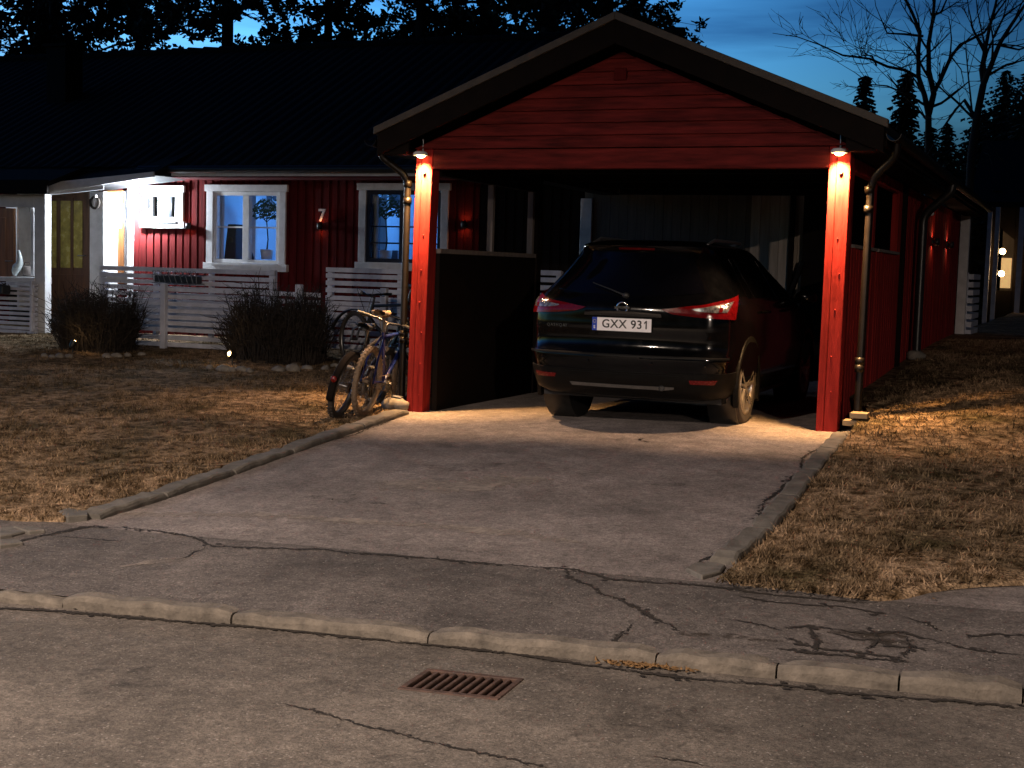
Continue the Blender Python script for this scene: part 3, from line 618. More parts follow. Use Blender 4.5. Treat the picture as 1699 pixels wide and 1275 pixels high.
# left side: low wall with an open band above and pale mullions
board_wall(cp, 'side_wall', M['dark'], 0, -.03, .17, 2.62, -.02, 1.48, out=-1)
b = MB(); b.box(-.1, .03, .165, 2.65, 1.482, 1.525); b.build('sill', M['gwood'], cp)
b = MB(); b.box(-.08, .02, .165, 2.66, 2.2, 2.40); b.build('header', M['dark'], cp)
for y0, y1 in ((1.42, 1.47), (2.50, 2.58)):
    b = MB(); b.box(-.06, .0, y0, y1, 1.526, 2.198); b.build('mullion', M['gwood'], cp)
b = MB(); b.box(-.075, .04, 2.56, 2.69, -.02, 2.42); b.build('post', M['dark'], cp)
# right side: red wall with a two bay opening, then a full height store wall
xr = 3.70
board_wall(cp, 'side_wall', M['redside'], 0, xr, .17, 3.95, .1, 2.38, holes=[(.62, 1.98, 1.65, 2.27), (2.12, 3.62, 1.65, 2.27)], out=1, pitch=.15, bw=.12)
b = MB(); b.box(xr-.06, xr+.05, .60, 2.0, 1.62, 1.648); b.box(xr-.06, xr+.05, 2.1, 3.64, 1.62, 1.648); b.build('sill', M['gwood'], cp)
board_wall(cp, 'side_wall', M['redside'], 0, xr, 3.955, 11.0, .15, 2.38, out=1, pitch=.15, bw=.12)
b = MB(); b.box(xr-.05, xr+.06, 3.93, 4.05, .15, 2.38); b.build('corner_board', M['dark'], cp)
# store behind the bay: pale back wall with a door frame
for xa_, xb_, m_ in ((-.66, 1.62, 'pale'), (1.6, 3.6, 'pale_lit')):  # right boards coloured lighter to strengthen the lamp patch on them
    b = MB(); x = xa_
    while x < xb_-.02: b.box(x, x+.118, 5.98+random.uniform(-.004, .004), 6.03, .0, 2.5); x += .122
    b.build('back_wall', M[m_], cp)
b = MB(); b.box(-.70, -.54, 5.93, 5.975, .05, 2.32); b.build('door_post', M['white'], cp, bevel=.004)
b = MB(); b.box(2.11, 2.165, 5.90, 5.972, .05, 2.5); b.build('door_post', M['dark'], cp)
b = MB(); b.box(2.29, 3.66, 5.85, 5.972, .05, 2.5); b.build('cupboard_side', M['dark'], cp)
b = MB(); b.bar((2.10, 5.86, .95), (2.32, 5.80, 1.55), .05, .05); b.build('brace', M['dark'], cp)
board_wall(cp, 'store_wall', M['dark'], 0, -.70, 6.03, 11, .0, 2.5, out=-1)
board_wall(cp, 'rear_gable', M['red'], 1, 11.0, -.7, xr, .1, 2.5, out=1)
# white end corner with the end of a slatted screen
b = MB(); b.box(xr+.03, xr+.17, 11.02, 11.16, .12, 2.42); b.build('corner_post', M['white'], cp, bevel=.005)
b = MB(); b.box(xr+.0, xr+.30, 11.0, 11.18, 2.42, 2.47); b.build('corner_cap', M['white'], cp)
sc_ = thing('slat_screen', (xr+.2, 11.2, .2), 'white slatted screen end sticking out at the far corner of the red wall', 'screen')
for k in range(8): b = MB(); z = .52+k*.125; b.box(xr+.05, xr+.26, 11.18, 12.6, z, z+.085); b.build('slat', M['fence'], sc_, bevel=.004)
b = MB(); b.box(xr+.1, xr+.18, 11.2, 11.28, .1, 1.5); b.build('post', M['fence'], sc_)
# downpipes
def pipe(pts, m, r=.032, name='downpipe', collars=()):
    b = MB(); P = [np.array(p, float) for p in pts]; Q = [P[0]]
    for i in range(1, len(P)-1):
        a, c, d = P[i-1], P[i], P[i+1]; l = min(.1, np.linalg.norm(c-a)*.45, np.linalg.norm(d-c)*.45); p = c+(a-c)/np.linalg.norm(a-c)*l; q = c+(d-c)/np.linalg.norm(d-c)*l
        for t in np.linspace(0, 1, 7): Q.append((1-t)**2*p+2*t*(1-t)*c+t*t*q)
    Q.append(P[-1]); b.tube(Q, r, 12); o = b.build(name, m, cp)
    for c in collars:
        b = MB(); b.lathe([(r+.001, -.03), (r+.008, -.03), (r+.008, .03), (r+.001, .03)], c, 2, 14, True); b.build('pipe_collar', m, o)
lx, rx = -.295, 3.915
pipe([(XC-EX-.075, .0, 2.45), (XC-EX-.07, .02, 2.36), (lx+.0, .10, 2.18), (lx-.02, .10, .06)], M['pipe'], collars=[(lx, .10, 1.96), (lx, .10, 2.12), (lx-.01, .10, .72), (lx-.01, .1, .66)])
pipe([(XC+EX+.075, .0, 2.45), (XC+EX+.07, .02, 2.34), (rx+.02, .10, 2.16), (rx, .10, .14)], M['pipe'], collars=[(rx+.01, .10, 1.92), (rx+.01, .10, 2.08), (rx, .10, .62), (rx, .10, .68)])
pipe([(XC+EX+.075, 4.9, 2.45), (XC+EX+.06, 4.9, 2.36), (3.83, 4.95, 2.1), (3.83, 4.95, .45), (4.0, 4.95, .36)], M['bpipe'], .05)
# ------------------------------------------------------------------ post lamps
WARM = (1, .62, .36)
def post_lamp(x, lab):
    o = thing('post_lamp', (x, -.06, 2.42), lab, 'wall lamp', 'lamps on the carport posts')
    b = MB(); b.tube([(x, -.02, 2.40), (x, -.02, 2.52)], .008, 8); b.build('conduit', M['silver'], o)
    b = MB(); b.lathe([(.0, 2.405), (.05, 2.40), (.066, 2.385), (.068, 2.365), (.062, 2.365), (.058, 2.38), (.0, 2.39)], (x, -.07, 0), 2, 24); b.build('shade', M['white'], o)
    b = MB(); b.blob((x, -.06, 2.365), .04, 14, 10, 0, (1, 1, .55)); b.build('bulb', M['warm'], o)
    b = MB(); b.box(x-.022, x+.022, -.03, -.001, 2.36, 2.40); b.build('bracket', M['black'], o)
    b = MB(); b.blob((x+.012, -.012, 2.215), .016, 10, 8, 0, (1, .6, 1.5)); b.build('sensor', M['rust'], o)
    s1 = light('SPOT', 'lamp_light', (x, -.06, 2.30), 330, WARM, o, .03, spot_size=R_(64), spot_blend=.65); s1.scale = (2.4, 1, 1); s1.rotation_euler = (R_(-4), 0, 0)
    s2 = light('SPOT', 'lamp_light', (x, -.085, 2.345), 1400, (1, .52, .17), o, .03, spot_size=R_(84), spot_blend=1.0); s2.rotation_euler = (R_(24), 0, 0)
    return o
post_lamp(-.085, 'glowing warm lamp at the top of the post beside the bicycles')
post_lamp(3.695, 'glowing warm lamp at the top of the post beside the stacked planks')
# planks at the right post, stone at the left post
o = thing('plank_stack', (3.98, -.12, .1), 'two short bare planks stacked as a step beside the right red post', 'planks')
for k, (dx, L0) in enumerate(((0, .21), (.055, .14))):
    b = MB(); z = D(3.9, -.2)+.07+k*.065; b.box(3.83+dx, 3.83+dx+L0, -.10, .05, z, z+.045); b.build('plank', M['plank'], o, bevel=.004)
b = MB(); c = on_left(657, 677); b.blob((c[0], c[1], c[2]+.03), .11, 10, 8, .12, (1.3, .8, .6)); tag(b.build('stone', M['stone']), 'grey field stone beside the foot of the left downpipe', 'stone')

# ------------------------------------------------------------------ house
HY = 6.0
hs = thing('house', (-6, HY, .2), 'long red timber row house with dark tiled roof, white windows and porches', 'house')
def hx(u, v, y=HY): return at_y(u, v, y)
wx0, wx1, wz0, wz1 = hx(346, 378)[0], hx(477, 378)[0], 1.215, 2.49
vx0 = hx(598, 378)[0]; vx1 = vx0+1.42; vz0, vz1 = 1.285, 2.52
sx0, sx1 = hx(241, 340)[0], hx(307, 340)[0]; sz1, sz0 = hx(241, 308)[2], hx(241, 378)[2]
XF0, XF1 = hx(222, 400)[0], -.70
board_wall(hs, 'facade', M['dark'], 1, HY, -2.2, XF1, .12, 2.74, out=-1)  # shaded end of the red facade, its darkness put into the board colour
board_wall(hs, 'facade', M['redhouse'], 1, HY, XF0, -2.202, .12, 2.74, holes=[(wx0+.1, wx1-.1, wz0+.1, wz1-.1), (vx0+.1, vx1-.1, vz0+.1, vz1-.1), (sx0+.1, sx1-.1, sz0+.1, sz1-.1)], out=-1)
def window(x0, x1, z0, z1, panes, bars, mull=True, cas=.115, fm='white'):
    """white cased window set in the facade; panes = n across, bars = heights as fractions"""
    b = MB(); y0, y1 = HY-.055, HY+.0
    b.box(x0-.03, x1+.03, y0-.012, y1, z1-.1, z1); b.box(x0, x0+cas, y0, y1, z0+.11, z1-.102); b.box(x1-cas, x1, y0, y1, z0+.11, z1-.102); b.box(x0-.04, x1+.04, y0-.02, y1, z0, z0+.108)
    w = b.build('window', M['white'], hs, bevel=.004)
    a0, a1, c0, c1 = x0+cas+.002, x1-cas-.002, z0+.112, z1-.104; f = .055
    b = MB(); ya, yb = HY-.03, HY+.05
    b.box(a0, a1, ya, yb, c1-f, c1); b.box(a0, a1, ya, yb, c0, c0+f); b.box(a0, a0+f, ya, yb, c0+f, c1-f); b.box(a1-f, a1, ya, yb, c0+f, c1-f)
    if panes == 2: xm = (a0+a1)/2; b.box(xm-.055, xm+.055, ya-.012, yb, c0+f, c1-f)
    fr_ = b.build('frame', M[fm], w, bevel=.003)
    b = MB()
    for fr in bars: zz = c0+(c1-c0)*fr; b.box(a0+f, a1-f, HY+.0, HY+.03, zz-.011, zz+.011)
    b.build('glazing_bar', M[fm], w)
    b = MB(); b.box(a0+f*.5, a1-f*.5, HY+.032, HY+.038, c0+f*.5, c1-f*.5); b.build('pane', M['glass'], w)
    b = MB(); b.box(a0-.0, a1+.0, HY-.09, HY-.03, c0-.03, c0-.002); b.build('sill', M['white'], w)
    return w
window(wx0, wx1, wz0, wz1, 2, (.505,)); window(vx0, vx1, vz0, vz1, 2, (.50, .27), fm='dkfab_shade'); window(sx0, sx1, sz0, sz1, 1, (), cas=.1)  # second window's frame has its shade put into a dark colour
# rooms behind the windows
b = MB(); X0, X1, Y0, Y1, Z0, Z1 = -7.1, -2.5, HY+.06, 8.6, .9, 2.72
b.add([(X0, Y1, Z0), (X1, Y1, Z0), (X1, Y1, Z1), (X0, Y1, Z1), (X0, Y0, Z0), (X0, Y0, Z1), (X1, Y0, Z0), (X1, Y0, Z1)], [(0, 1, 2, 3), (0, 3, 5, 4), (1, 6, 7, 2), (0, 4, 6, 1), (3, 2, 7, 5)])
b.box(-4.9, -4.82, HY+.3, 8.6, .9, 2.72)
b.build('room', M['room'], hs)
b = MB()
for u0, u1, v0, v1, y in ((418, 424, 322, 436, 7.0), (392, 404, 380, 436, 7.4), (633, 641, 318, 440, 7.3), (612, 617, 318, 440, 6.7)):
    p, q = at_y(u0, v0, y), at_y(u1, v1, y); b.box(p[0], q[0], y, y+.05, q[2], p[2])
b.build('room_trim', M['white'], hs)
b = MB()
for u0, u1, v0, v1, y in ((619, 632, 326, 440, 7.8), (646, 668, 322, 345, 8.0), (426, 470, 322, 348, 8.2), (640, 660, 415, 440, 7.2)):
    p, q = at_y(u0, v0, y), at_y(u1, v1, y); b.box(p[0], q[0], y, y+.06, q[2], p[2])
b.build('room_furniture', M['bluecloth'], hs)
BLUE = (.11, .38, 1.0)
light('POINT', 'room_light', (-5.6, 7.9, 2.45), 44, BLUE, hs, .12); light('POINT', 'room_light', (-3.6, 7.9, 2.45), 40, (.10, .38, 1), hs, .12)
def pot_tree(x, y, z, h, spread, lab, grp=None, dark=True):
    o = thing('potted_tree', (x, y, z), lab, 'house plant', 'house plants behind the windows')
    b = MB(); b.lathe([(0, z), (.08, z), (.10, z+.15), (.09, z+.15), (.085, z+.135), (0, z+.135)], (x, y, 0), 2, 18); b.build('pot', M['white'], o)
    b = MB(); top = z+h*.62; b.tube([(x, y, z+.11), (x+.02, y, z+.3), (x-.01, y, top)], [.012, .01, .008], 6)
    for k in range(6): a = k*1.05; b.tube([(x-.01, y, top-.03), (x+spread*.6*math.cos(a), y+.1*math.sin(a), top+.08+.05*random.random())], .005, 5)
    b.build('stem', M['bark'], o)
    b = MB()
    for k in range(330):
        a = random.uniform(0, 2*PI); r = spread*math.sqrt(random.random()); c = (x+r*math.cos(a), y+.12*math.sin(a), top+.02+random.uniform(0, h*.34)*(1-.5*(r/spread)**2)); q = random.uniform(.014, .034); t = random.uniform(0, PI)
        b.add([(c[0]-q*math.cos(t), c[1]-.02, c[2]-q*math.sin(t)), (c[0]+q*.5*math.sin(t), c[1], c[2]-q*.5*math.cos(t)), (c[0]+q*math.cos(t), c[1]+.02, c[2]+q*math.sin(t)), (c[0]-q*.5*math.sin(t), c[1], c[2]+q*.5*math.cos(t))], [(0, 1, 2, 3)])
    b.build('foliage', M['leaf'], o); return o
p = at_y(443, 428, HY+.3); pot_tree(p[0], HY+.3, p[2]-.02, .95, .25, 'small round crowned tree in a pot behind the right pane of the left blue window')
p = at_y(640, 430, HY+.35); pot_tree(p[0], HY+.35, p[2]-.02, 1.0, .27, 'dark bushy house plant behind the blue window next to the downpipe')
p0, p1 = at_y(376, 431, HY+.35), at_y(393, 372, HY+.35)
o = thing('floor_lamp_shade', (p0[0], HY+.35, p0[2]), 'dark upright cabinet speaker behind the left pane of the blue window', 'speaker'); o.name = 'speaker_cabinet'
b = MB(); b.hexa([(p0[0]-.02, HY+.3, p0[2]-.05), (p1[0]+.02, HY+.3, p0[2]-.05), (p1[0]+.02, HY+.5, p0[2]-.05), (p0[0]-.02, HY+.5, p0[2]-.05), (p0[0]+.05, HY+.3, p1[2]), (p1[0]+.02, HY+.3, p1[2]), (p1[0]+.02, HY+.5, p1[2]), (p0[0]+.05, HY+.5, p1[2])]); b.build('cabinet', M['dkfab_shade'], o, bevel=.01)
b = MB(); b.lathe([(0, HY+.29), (.05, HY+.294), (.055, HY+.299)], ((p0[0]+p1[0])/2+.01, 0, p0[2]+.3), 1, 16); b.build('cone', M['black'], o)
p0 = at_y(398, 431, HY+.3); o = thing('table_vase', (p0[0], HY+.3, p0[2]-.03), 'round dark vase on the sill of the left blue window', 'vase')
b = MB(); b.lathe([(0, 0), (.045, 0), (.07, .06), (.05, .13), (.025, .17), (.035, .2), (.02, .2), (0, .16)], (p0[0]+.18, HY+.3, p0[2]-.03), 2, 16); b.build('body', M['dkfab_shade'], o)
p0, p1 = at_y(437, 345, 8.5), at_y(452, 338, 8.5); o = thing('pendant_lamp', (p1[0], 8.0, 2.3), 'white pendant lamp shade in the blue lit room', 'pendant lamp')
q = at_y(452, 345, 7.4); b = MB(); b.lathe([(.03, q[2]+.12), (.10, q[2]+.1), (.19, q[2]-.03), (.185, q[2]-.03), (.09, q[2]+.09)], (q[0], 7.4, 0), 2, 20); b.build('shade', M['white'], o)
b = MB(); b.tube([(q[0], 7.4, q[2]+.1), (q[0], 7.4, 2.72)], .006, 6); b.build('cord', M['white'], o)
# curtains in blue windows (children of house: they hang inside) and in the small one
for (ua, ub, y) in ((361, 368, HY+.16), (618, 624, HY+.16)):
    a, c = at_y(ua, 330, y), at_y(ub+4, 330, y); o = thing('curtain', (a[0], y, 1.3), 'pale narrow curtain at the left edge of the %s blue window' % ('wide' if ua < 500 else 'half hidden'), 'curtain')
    b = MB(); b.grid(lambda u, v: (a[0]+(c[0]-a[0])*u, y+.015*math.sin(u*14), 1.32+v*1.08), 16, 3); b.build('cloth', M['net'], o)
y = HY+.062; a, c = at_y(258, 345, y), at_y(293, 345, y); o = thing('curtain', (a[0], y, 1.9), 'grey lace curtain in the small lamp lit window', 'curtain')
b = MB(); b.grid(lambda u, v: (a[0]-.03+(c[0]-a[0]+.06)*u, y+.012*math.sin(u*22), sz0+.12+v*(sz1-sz0-.24)), 40, 3); b.build('cloth', M['dknet'], o)
b = MB(); b.box(sx0+.06, sx1-.06, HY+.06, HY+.9, sz0+.0, sz1); b.build('dark_room', M['dkfab_shade'], hs)
# roof
RY, RZH = 10.5, 5.24; EY, EZH = 5.45, 2.70
xa, xb = -19.0, -.72
def rtop(u, v): x = xa+(xb-xa)*u; return (x, EY+(RY-EY)*v, EZH+(RZH-EZH)*v+.028*abs(math.sin(PI*x/.21))+.006*math.sin(v*90))
b = MB(); b.grid(rtop, 460, 14, True); b.add([(xa, EY, EZH-.04), (xb, EY, EZH-.04), (xb, RY, RZH-.05), (xa, RY, RZH-.05), (xb, 2*RY-EY, EZH-.04), (xa, 2*RY-EY, EZH-.04)], [(0, 1, 2, 3), (3, 2, 4, 5)])
b.add([(xa, RY, RZH), (xb, RY, RZH), (xb, 2*RY-EY, EZH), (xa, 2*RY-EY, EZH)], [(0, 1, 2, 3)])
rf = b.build('roof', M['roof'], hs)
b = MB()
for x in np.arange(xa, xb, .36): b.tube([(x, RY, RZH+.035), (x+.33, RY, RZH+.028)], [.095, .075], 10)
b.build('ridge_tile', M['roof'], rf)
b = MB(); b.box(hx(237, 282, EY)[0], XF1, EY-.03, EY+.0, EZH-.12, EZH-.02); b.build('fascia', M['white'], hs)
b = MB(); x0 = hx(237, 282, EY)[0]; b.tube([(x0, EY-.09, EZH-.03), (XF1, EY-.09, EZH-.03)], .055, 10); b.build('gutter', M['bpipe'], hs)
b = MB(); b.box(x0, XF1, EY, HY-.03, EZH-.14, EZH-.121); b.build('soffit', M['redhouse'], hs)
board_wall(hs, 'gable_wall', M['red'], 0, XF1-.08, HY+.1, 15, .1, 2.6, out=1)
b = MB(); b.add([(XF1-.05, HY, 2.6), (XF1-.05, 2*RY-HY, 2.6), (XF1-.05, RY, RZH-.1)], [(0, 1, 2)]); b.build('gable_top', M['red'], hs)
c = at_y(106, 172, 8.3); b = MB(); b.box(c[0]-.22, c[0]+.22, 8.1, 8.55, c[2]-.3, at_y(106, 80, 8.3)[2]); ch = b.build('chimney', M['roof'], rf, bevel=.01)
b = MB(); zt = at_y(106, 80, 8.3)[2]; b.box(c[0]-.27, c[0]+.27, 8.05, 8.6, zt+.002, zt+.05); b.build('chimney_cap', M['roof'], rf)
# porch part left of the facade: white jamb wall, doors, canopy
def wallbox(name, u0, u1, v0, v1, y, m, th=.08, par=None, bevel=.004):
    p, q = at_y(u0, (v0+v1)/2, y), at_y(u1, (v0+v1)/2, y); z1, z0 = at_y((u0+u1)/2, v0, y)[2], at_y((u0+u1)/2, v1, y)[2]
    b = MB(); b.box(p[0], q[0], y, y+th, z0, z1); return b.build(name, m, par or hs, bevel=bevel)
wallbox('jamb_wall', 149, 172, 318, 560, 5.62, M['white'], .34)
d2 = wallbox('door', 70, 148, 318, 552, 5.92, M['doord'], .05)
for u0, u1 in ((80, 94), (101, 117), (122.5, 137)): wallbox('door_pane', u0, u1, 333, 444, 5.912, M['yglass'], .006, d2, 0)
for u0, u1 in ((79, 98), (101, 119), (122, 139)): wallbox('door_panel', u0, u1, 455, 536, 5.908, M['doord'], .01, d2)
for u0, u1 in ((96, 99.5), (118.5, 121.5)): wallbox('door_batten', u0, u1, 328, 448, 5.90, M['doord'], .018, d2)
p = at_y(136, 424, 5.88); b = MB(); b.tube([(p[0]+.05, 5.92, p[2]), (p[0]+.05, 5.86, p[2]), (p[0]-.06, 5.855, p[2])], .009, 8); b.build('handle', M['silver'], d2)
# recess with the entrance door behind
YR = 6.14
board_wall(hs, 'recess_wall', M['redhouse'], 1, YR, at_y(60, 400, YR)[0], at_y(224, 400, YR)[0]+.02, .1, 2.62, out=-1)
d3 = wallbox('door', 166, 206, 316, 470, YR-.06, M['door'], .035)
w3 = wallbox('door_window', 168, 201, 322, 378, YR-.075, M['white'], .014, d3); wallbox('door_window_pane', 173, 183, 342, 364, YR-.079, M['yglass'], .003, d3, 0)
wallbox('door_frame', 207, 214, 316, 470, YR-.08, M['white'], .06)
b = MB(); xq = at_y(222, 400, HY)[0]; b.box(xq-.1, xq+.02, HY-.03, HY+.12, .1, 2.6); b.build('corner_board', M['white'], hs, bevel=.005)
# canopy fascia running over the door, its soffit, dark neighbouring canopy
yc = 5.0; A, B_ = at_y(78, 313, yc), at_y(255, 291, yc)
b = MB(); b.hexa([(A[0], yc, A[2]-.055), (B_[0], yc, B_[2]-.02), (B_[0], yc+.04, B_[2]-.02), (A[0], yc+.04, A[2]-.055), (A[0], yc, A[2]+.09), (B_[0], yc, B_[2]+.055), (B_[0], yc+.04, B_[2]+.055), (A[0], yc+.04, A[2]+.09)]); b.build('canopy_fascia', M['white'], hs, bevel=.003)
A2, B2 = at_y(74, 321, yc+.06), at_y(172, 311, yc+.06)
b = MB(); b.hexa([(A2[0], yc+.05, A2[2]-.03), (B2[0], yc+.05, B2[2]-.03), (B2[0], yc+.08, B2[2]-.03), (A2[0], yc+.08, A2[2]-.03), (A2[0], yc+.05, A2[2]+.03), (B2[0], yc+.05, B2[2]+.03), (B2[0], yc+.08, B2[2]+.03), (A2[0], yc+.08, A2[2]+.03)]); b.build('canopy_batten', M['white'], hs)
b = MB(); b.hexa([(A[0], yc+.04, A[2]+.0), (B_[0], yc+.04, B_[2]+.0), (B_[0], YR, B_[2]+.02), (A[0], YR, A[2]+.02), (A[0], yc+.02, A[2]+.06), (B_[0], yc+.02, B_[2]+.05), (B_[0], YR, B_[2]+.5), (A[0], YR, A[2]+.5)]); b.build('canopy_roof', M['roof'], hs)
wallbox('canopy_fascia', -60, 78, 298, 321, 4.7, M['dark'], .05)
p = at_y(0, 300, 4.7); b = MB(); b.hexa([(p[0]-1.2, 4.72, p[2]-.08), (at_y(78, 300, 4.7)[0], 4.72, p[2]-.08), (at_y(78, 300, 4.7)[0], 7, p[2]+.7), (p[0]-1.2, 7, p[2]+.7), (p[0]-1.2, 4.72, p[2]-.01), (at_y(78, 300, 4.7)[0], 4.72, p[2]-.01), (at_y(78, 300, 4.7)[0], 7, p[2]+.78), (p[0]-1.2, 7, p[2]+.78)]); b.build('canopy_roof', M['roof'], hs)
board_wall(hs, 'facade', M['redhouse'], 1, 6.3, -18.9, at_y(12, 400, 6.3)[0], .1, 2.7, out=-1)
# neighbouring porch: white column, beam, brown door, white lit niche
wallbox('porch_column', 57, 75, 322, 552, 4.9, M['white'], .14)
wallbox('porch_beam', -60, 57, 322, 343, 4.92, M['white'], .1)
wallbox('porch_ledge', -60, 57, 459, 466, 4.88, M['white'], .16)
d4 = wallbox('door', -60, 23.5, 345, 459, 5.4, M['door'], .05)
for u0, u1 in ((-30, 10),): wallbox('door_panel', u0, u1, 360, 446, 5.392, M['door'], .01, d4)
p = at_y(19, 433, 5.38); b = MB(); b.tube([(p[0]+.02, 5.4, p[2]), (p[0]+.02, 5.34, p[2]), (p[0]-.08, 5.335, p[2])], .009, 8); b.build('handle', M['silver'], d4)
wallbox('niche_back', 10, 64, 325, 480, 6.2, M['white'], .05)
wallbox('niche_post', 51, 56.5, 344, 458, 5.06, M['white'], .03)
p = at_y(24, 400, 5.4); b = MB(); b.box(p[0], p[0]+.04, 5.46, 6.2, .5, 2.5); b.build('niche_side', M['white'], hs)
p = at_y(28, 452, 5.7); b = MB(); b.box(at_y(20, 452, 5.1)[0], at_y(60, 452, 5.1)[0], 5.08, 5.45, at_y(28, 463, 5.1)[2]-.06, at_y(28, 459, 5.1)[2]); b.build('niche_shelf', M['white'], hs)
pl = at_y(40, 350, 5.7); light('POINT', 'porch_light', (pl[0]+.05, 5.72, pl[2]-.02), 26, (.75, .88, 1), hs, .06)
# main porch lamp
def lampcup(p, lab, power, color, grp='small up and down lamps on the walls', axis=1, out=-1, r=.04, h=.09, sz=.012):
    o = thing('wall_lamp', p, lab, 'wall lamp', grp); x, y, z = p
    c = (x, y+out*.06, z) if axis == 1 else (x+out*.06, y, z)
    b = MB(); b.lathe([(r, -h/2), (r, h/2), (r-.006, h/2), (r-.006, -h/2)], c, 2, 16, True); b.build('housing', M['black'], o)
    b = MB(); b.bar(p, c, .02, .03) if False else None
    if axis == 1: b.box(x-.012, x+.012, min(y, c[1]-out*r), max(y, c[1]-out*r), z-.02, z+.02)
    else: b.box(min(x, c[0]-out*r), max(x, c[0]-out*r), y-.012, y+.012, z-.02, z+.02)
    b.build('bracket', M['black'], o)
    b = MB(); b.blob(c, .016, 10, 8); b.build('bulb', M['warm'], o)
    light('POINT', 'lamp_light', (c[0], c[1], c[2]+h*.35), power, color, o, sz); light('POINT', 'lamp_light', (c[0], c[1], c[2]-h*.35), power, color, o, sz)
    return o
AMB = (1, .30, .10)
lampcup(at_y(316.5, 375, HY-.024), 'small amber lamp between the small white window and the blue window', 0.5, AMB)
lampcup(at_y(534.5, 375.5, HY-.024), 'small amber up and down lamp under the white house number', 0.6, AMB)
lampcup(at_y(773, 373, HY-.024), 'small amber lamp seen through the carport side opening', 0.6, AMB)
lampcup(at_x(1546.5, 401, xr+.024), 'small amber lamp on the long red side wall, nearer the black downpipe', 1.5, (1, .42, .2), axis=0, out=1)
lampcup(at_x(1571, 406, xr+.024), 'small amber lamp on the long red side wall, nearer the white corner post', 1.5, (1, .5, .3), axis=0, out=1)
p = at_x(1540, 352, xr+.024); o = thing('wall_sensor', p, 'small round motion sensor high on the red side wall', 'sensor')
b = MB(); b.box(p[0], p[0]+.03, p[1]-.05, p[1]+.05, p[2]-.03, p[2]+.05); b.build('base', M['black'], o, bevel=.006); b = MB(); b.blob((p[0]+.045, p[1], p[2]-.015), .032, 12, 8); b.build('lens', M['white'], o)
p = at_y(233, 337, HY-.16); o = thing('porch_lamp', (p[0], HY-.02, p[2]), 'blazing cool white porch lamp between the brown door and small window', 'wall lamp')
b = MB(); b.blob((p[0], HY-.12, p[2]), .08, 20, 14); b.build('globe', M['cool'], o)
b = MB(); b.lathe([(0, HY-.0), (.05, HY-.0), (.05, HY-.05), (.03, HY-.07), (0, HY-.07)], (p[0], 0, p[2]), 1, 16); b.build('base', M['white'], o)
light('POINT', 'lamp_light', (p[0]-.0, HY-.245, p[2]-.0), 330, (.80, .90, 1), o, .05)
ws = light('SPOT', 'lamp_light', (p[0]-.0, HY-.26, p[2]-.0), 950, (.80, .90, 1), o, .05, spot_size=R_(165), spot_blend=.5); ws.rotation_euler = (R_(90), 0, 0)
# house number
cu = bpy.data.curves.new('number', 'FONT'); cu.body = '7'; cu.size = .30; cu.extrude = .01; cu.align_x = 'CENTER'
def text_mesh(body, size, ext, name, m, loc, rot, parent=None, bold=0.0, space=1.0):
    cu = bpy.data.curves.new(name, 'FONT'); cu.body = body; cu.size = size; cu.extrude = ext; cu.align_x = 'CENTER'; cu.align_y = 'CENTER'; cu.offset = bold; cu.space_character = space
    t = bpy.data.objects.new('tmp', cu); COL.objects.link(t); dg = bpy.context.evaluated_depsgraph_get(); me = bpy.data.meshes.new_from_object(t.evaluated_get(dg)); bpy.data.objects.remove(t)
    me.name = name; me.materials.clear(); me.materials.append(m); o = bpy.data.objects.new(name, me); COL.objects.link(o); off = OFF.get(parent, (0, 0, 0))
    o.location = [float(a)-b for a, b in zip(loc, off)]; o.rotation_euler = rot
    if parent: o.parent = parent; OFF[o] = off
    return o
p = at_y(534.5, 358, HY-.04); o = text_mesh('7', .25, .008, 'house_number', M['white'], (p[0], HY-.04, p[2]), (R_(90), 0, 0), None, .004); tag(o, 'white metal house number 7 on the red facade', 'number')
# ornament on the jamb, goose, basket, planter
p = at_y(160, 335, 5.61); o = thing('bird_ornament', (p[0], 5.61, p[2]), 'small white bird ornament with wreath hung on the white porch post', 'ornament')
b = MB(); b.blob((p[0], 5.58, p[2]+.0), .04, 10, 8, 0, (.8, .5, 2.0)); b.blob((p[0]+.025, 5.57, p[2]+.085), .026, 10, 8); b.build('bird', M['white'], o)
b = MB(); b.lathe([(.085+.02*math.cos(a), .02*math.sin(a)) for a in np.linspace(0, 2*PI, 8, endpoint=False)], (p[0]-.01, 5.59, p[2]-.01), 1, 22, True); b.build('wreath', M['twig'], o)
p = at_y(29, 457, 5.12); o = thing('goose_figurine', (p[0], 5.12, p[2]), 'blue grey ceramic goose figurine standing in the lit white niche', 'figurine')
b = MB(); x, z = p[0], p[2]; b.tube([(x-.05, 5.12, z+.0), (x-.04, 5.12, z+.06), (x+.0, 5.12, z+.13), (x+.055, 5.12, z+.2), (x+.06, 5.12, z+.28), (x+.04, 5.12, z+.34), (x+.03, 5.12, z+.37), (x-.0, 5.12, z+.375)], [.03, .055, .07, .05, .03, .026, .028, .008], 12); b.build('goose', M['cream'], o)
p = at_y(46, 457, 5.25); o = thing('basket', (p[0], 5.25, p[2]), 'small wicker basket beside the goose in the niche', 'basket')
b = MB(); b.lathe([(0, 0), (.07, 0), (.09, .13), (.075, .15), (.07, .14), (0, .1)], p, 2, 16); b.build('bowl', M['gwood'], o); b = MB(); b.tube([(p[0]-.08, p[1], p[2]+.13), (p[0]-.05, p[1], p[2]+.2), (p[0]+.05, p[1], p[2]+.2), (p[0]+.08, p[1], p[2]+.13)], .008, 6); b.build('handle', M['gwood'], o)
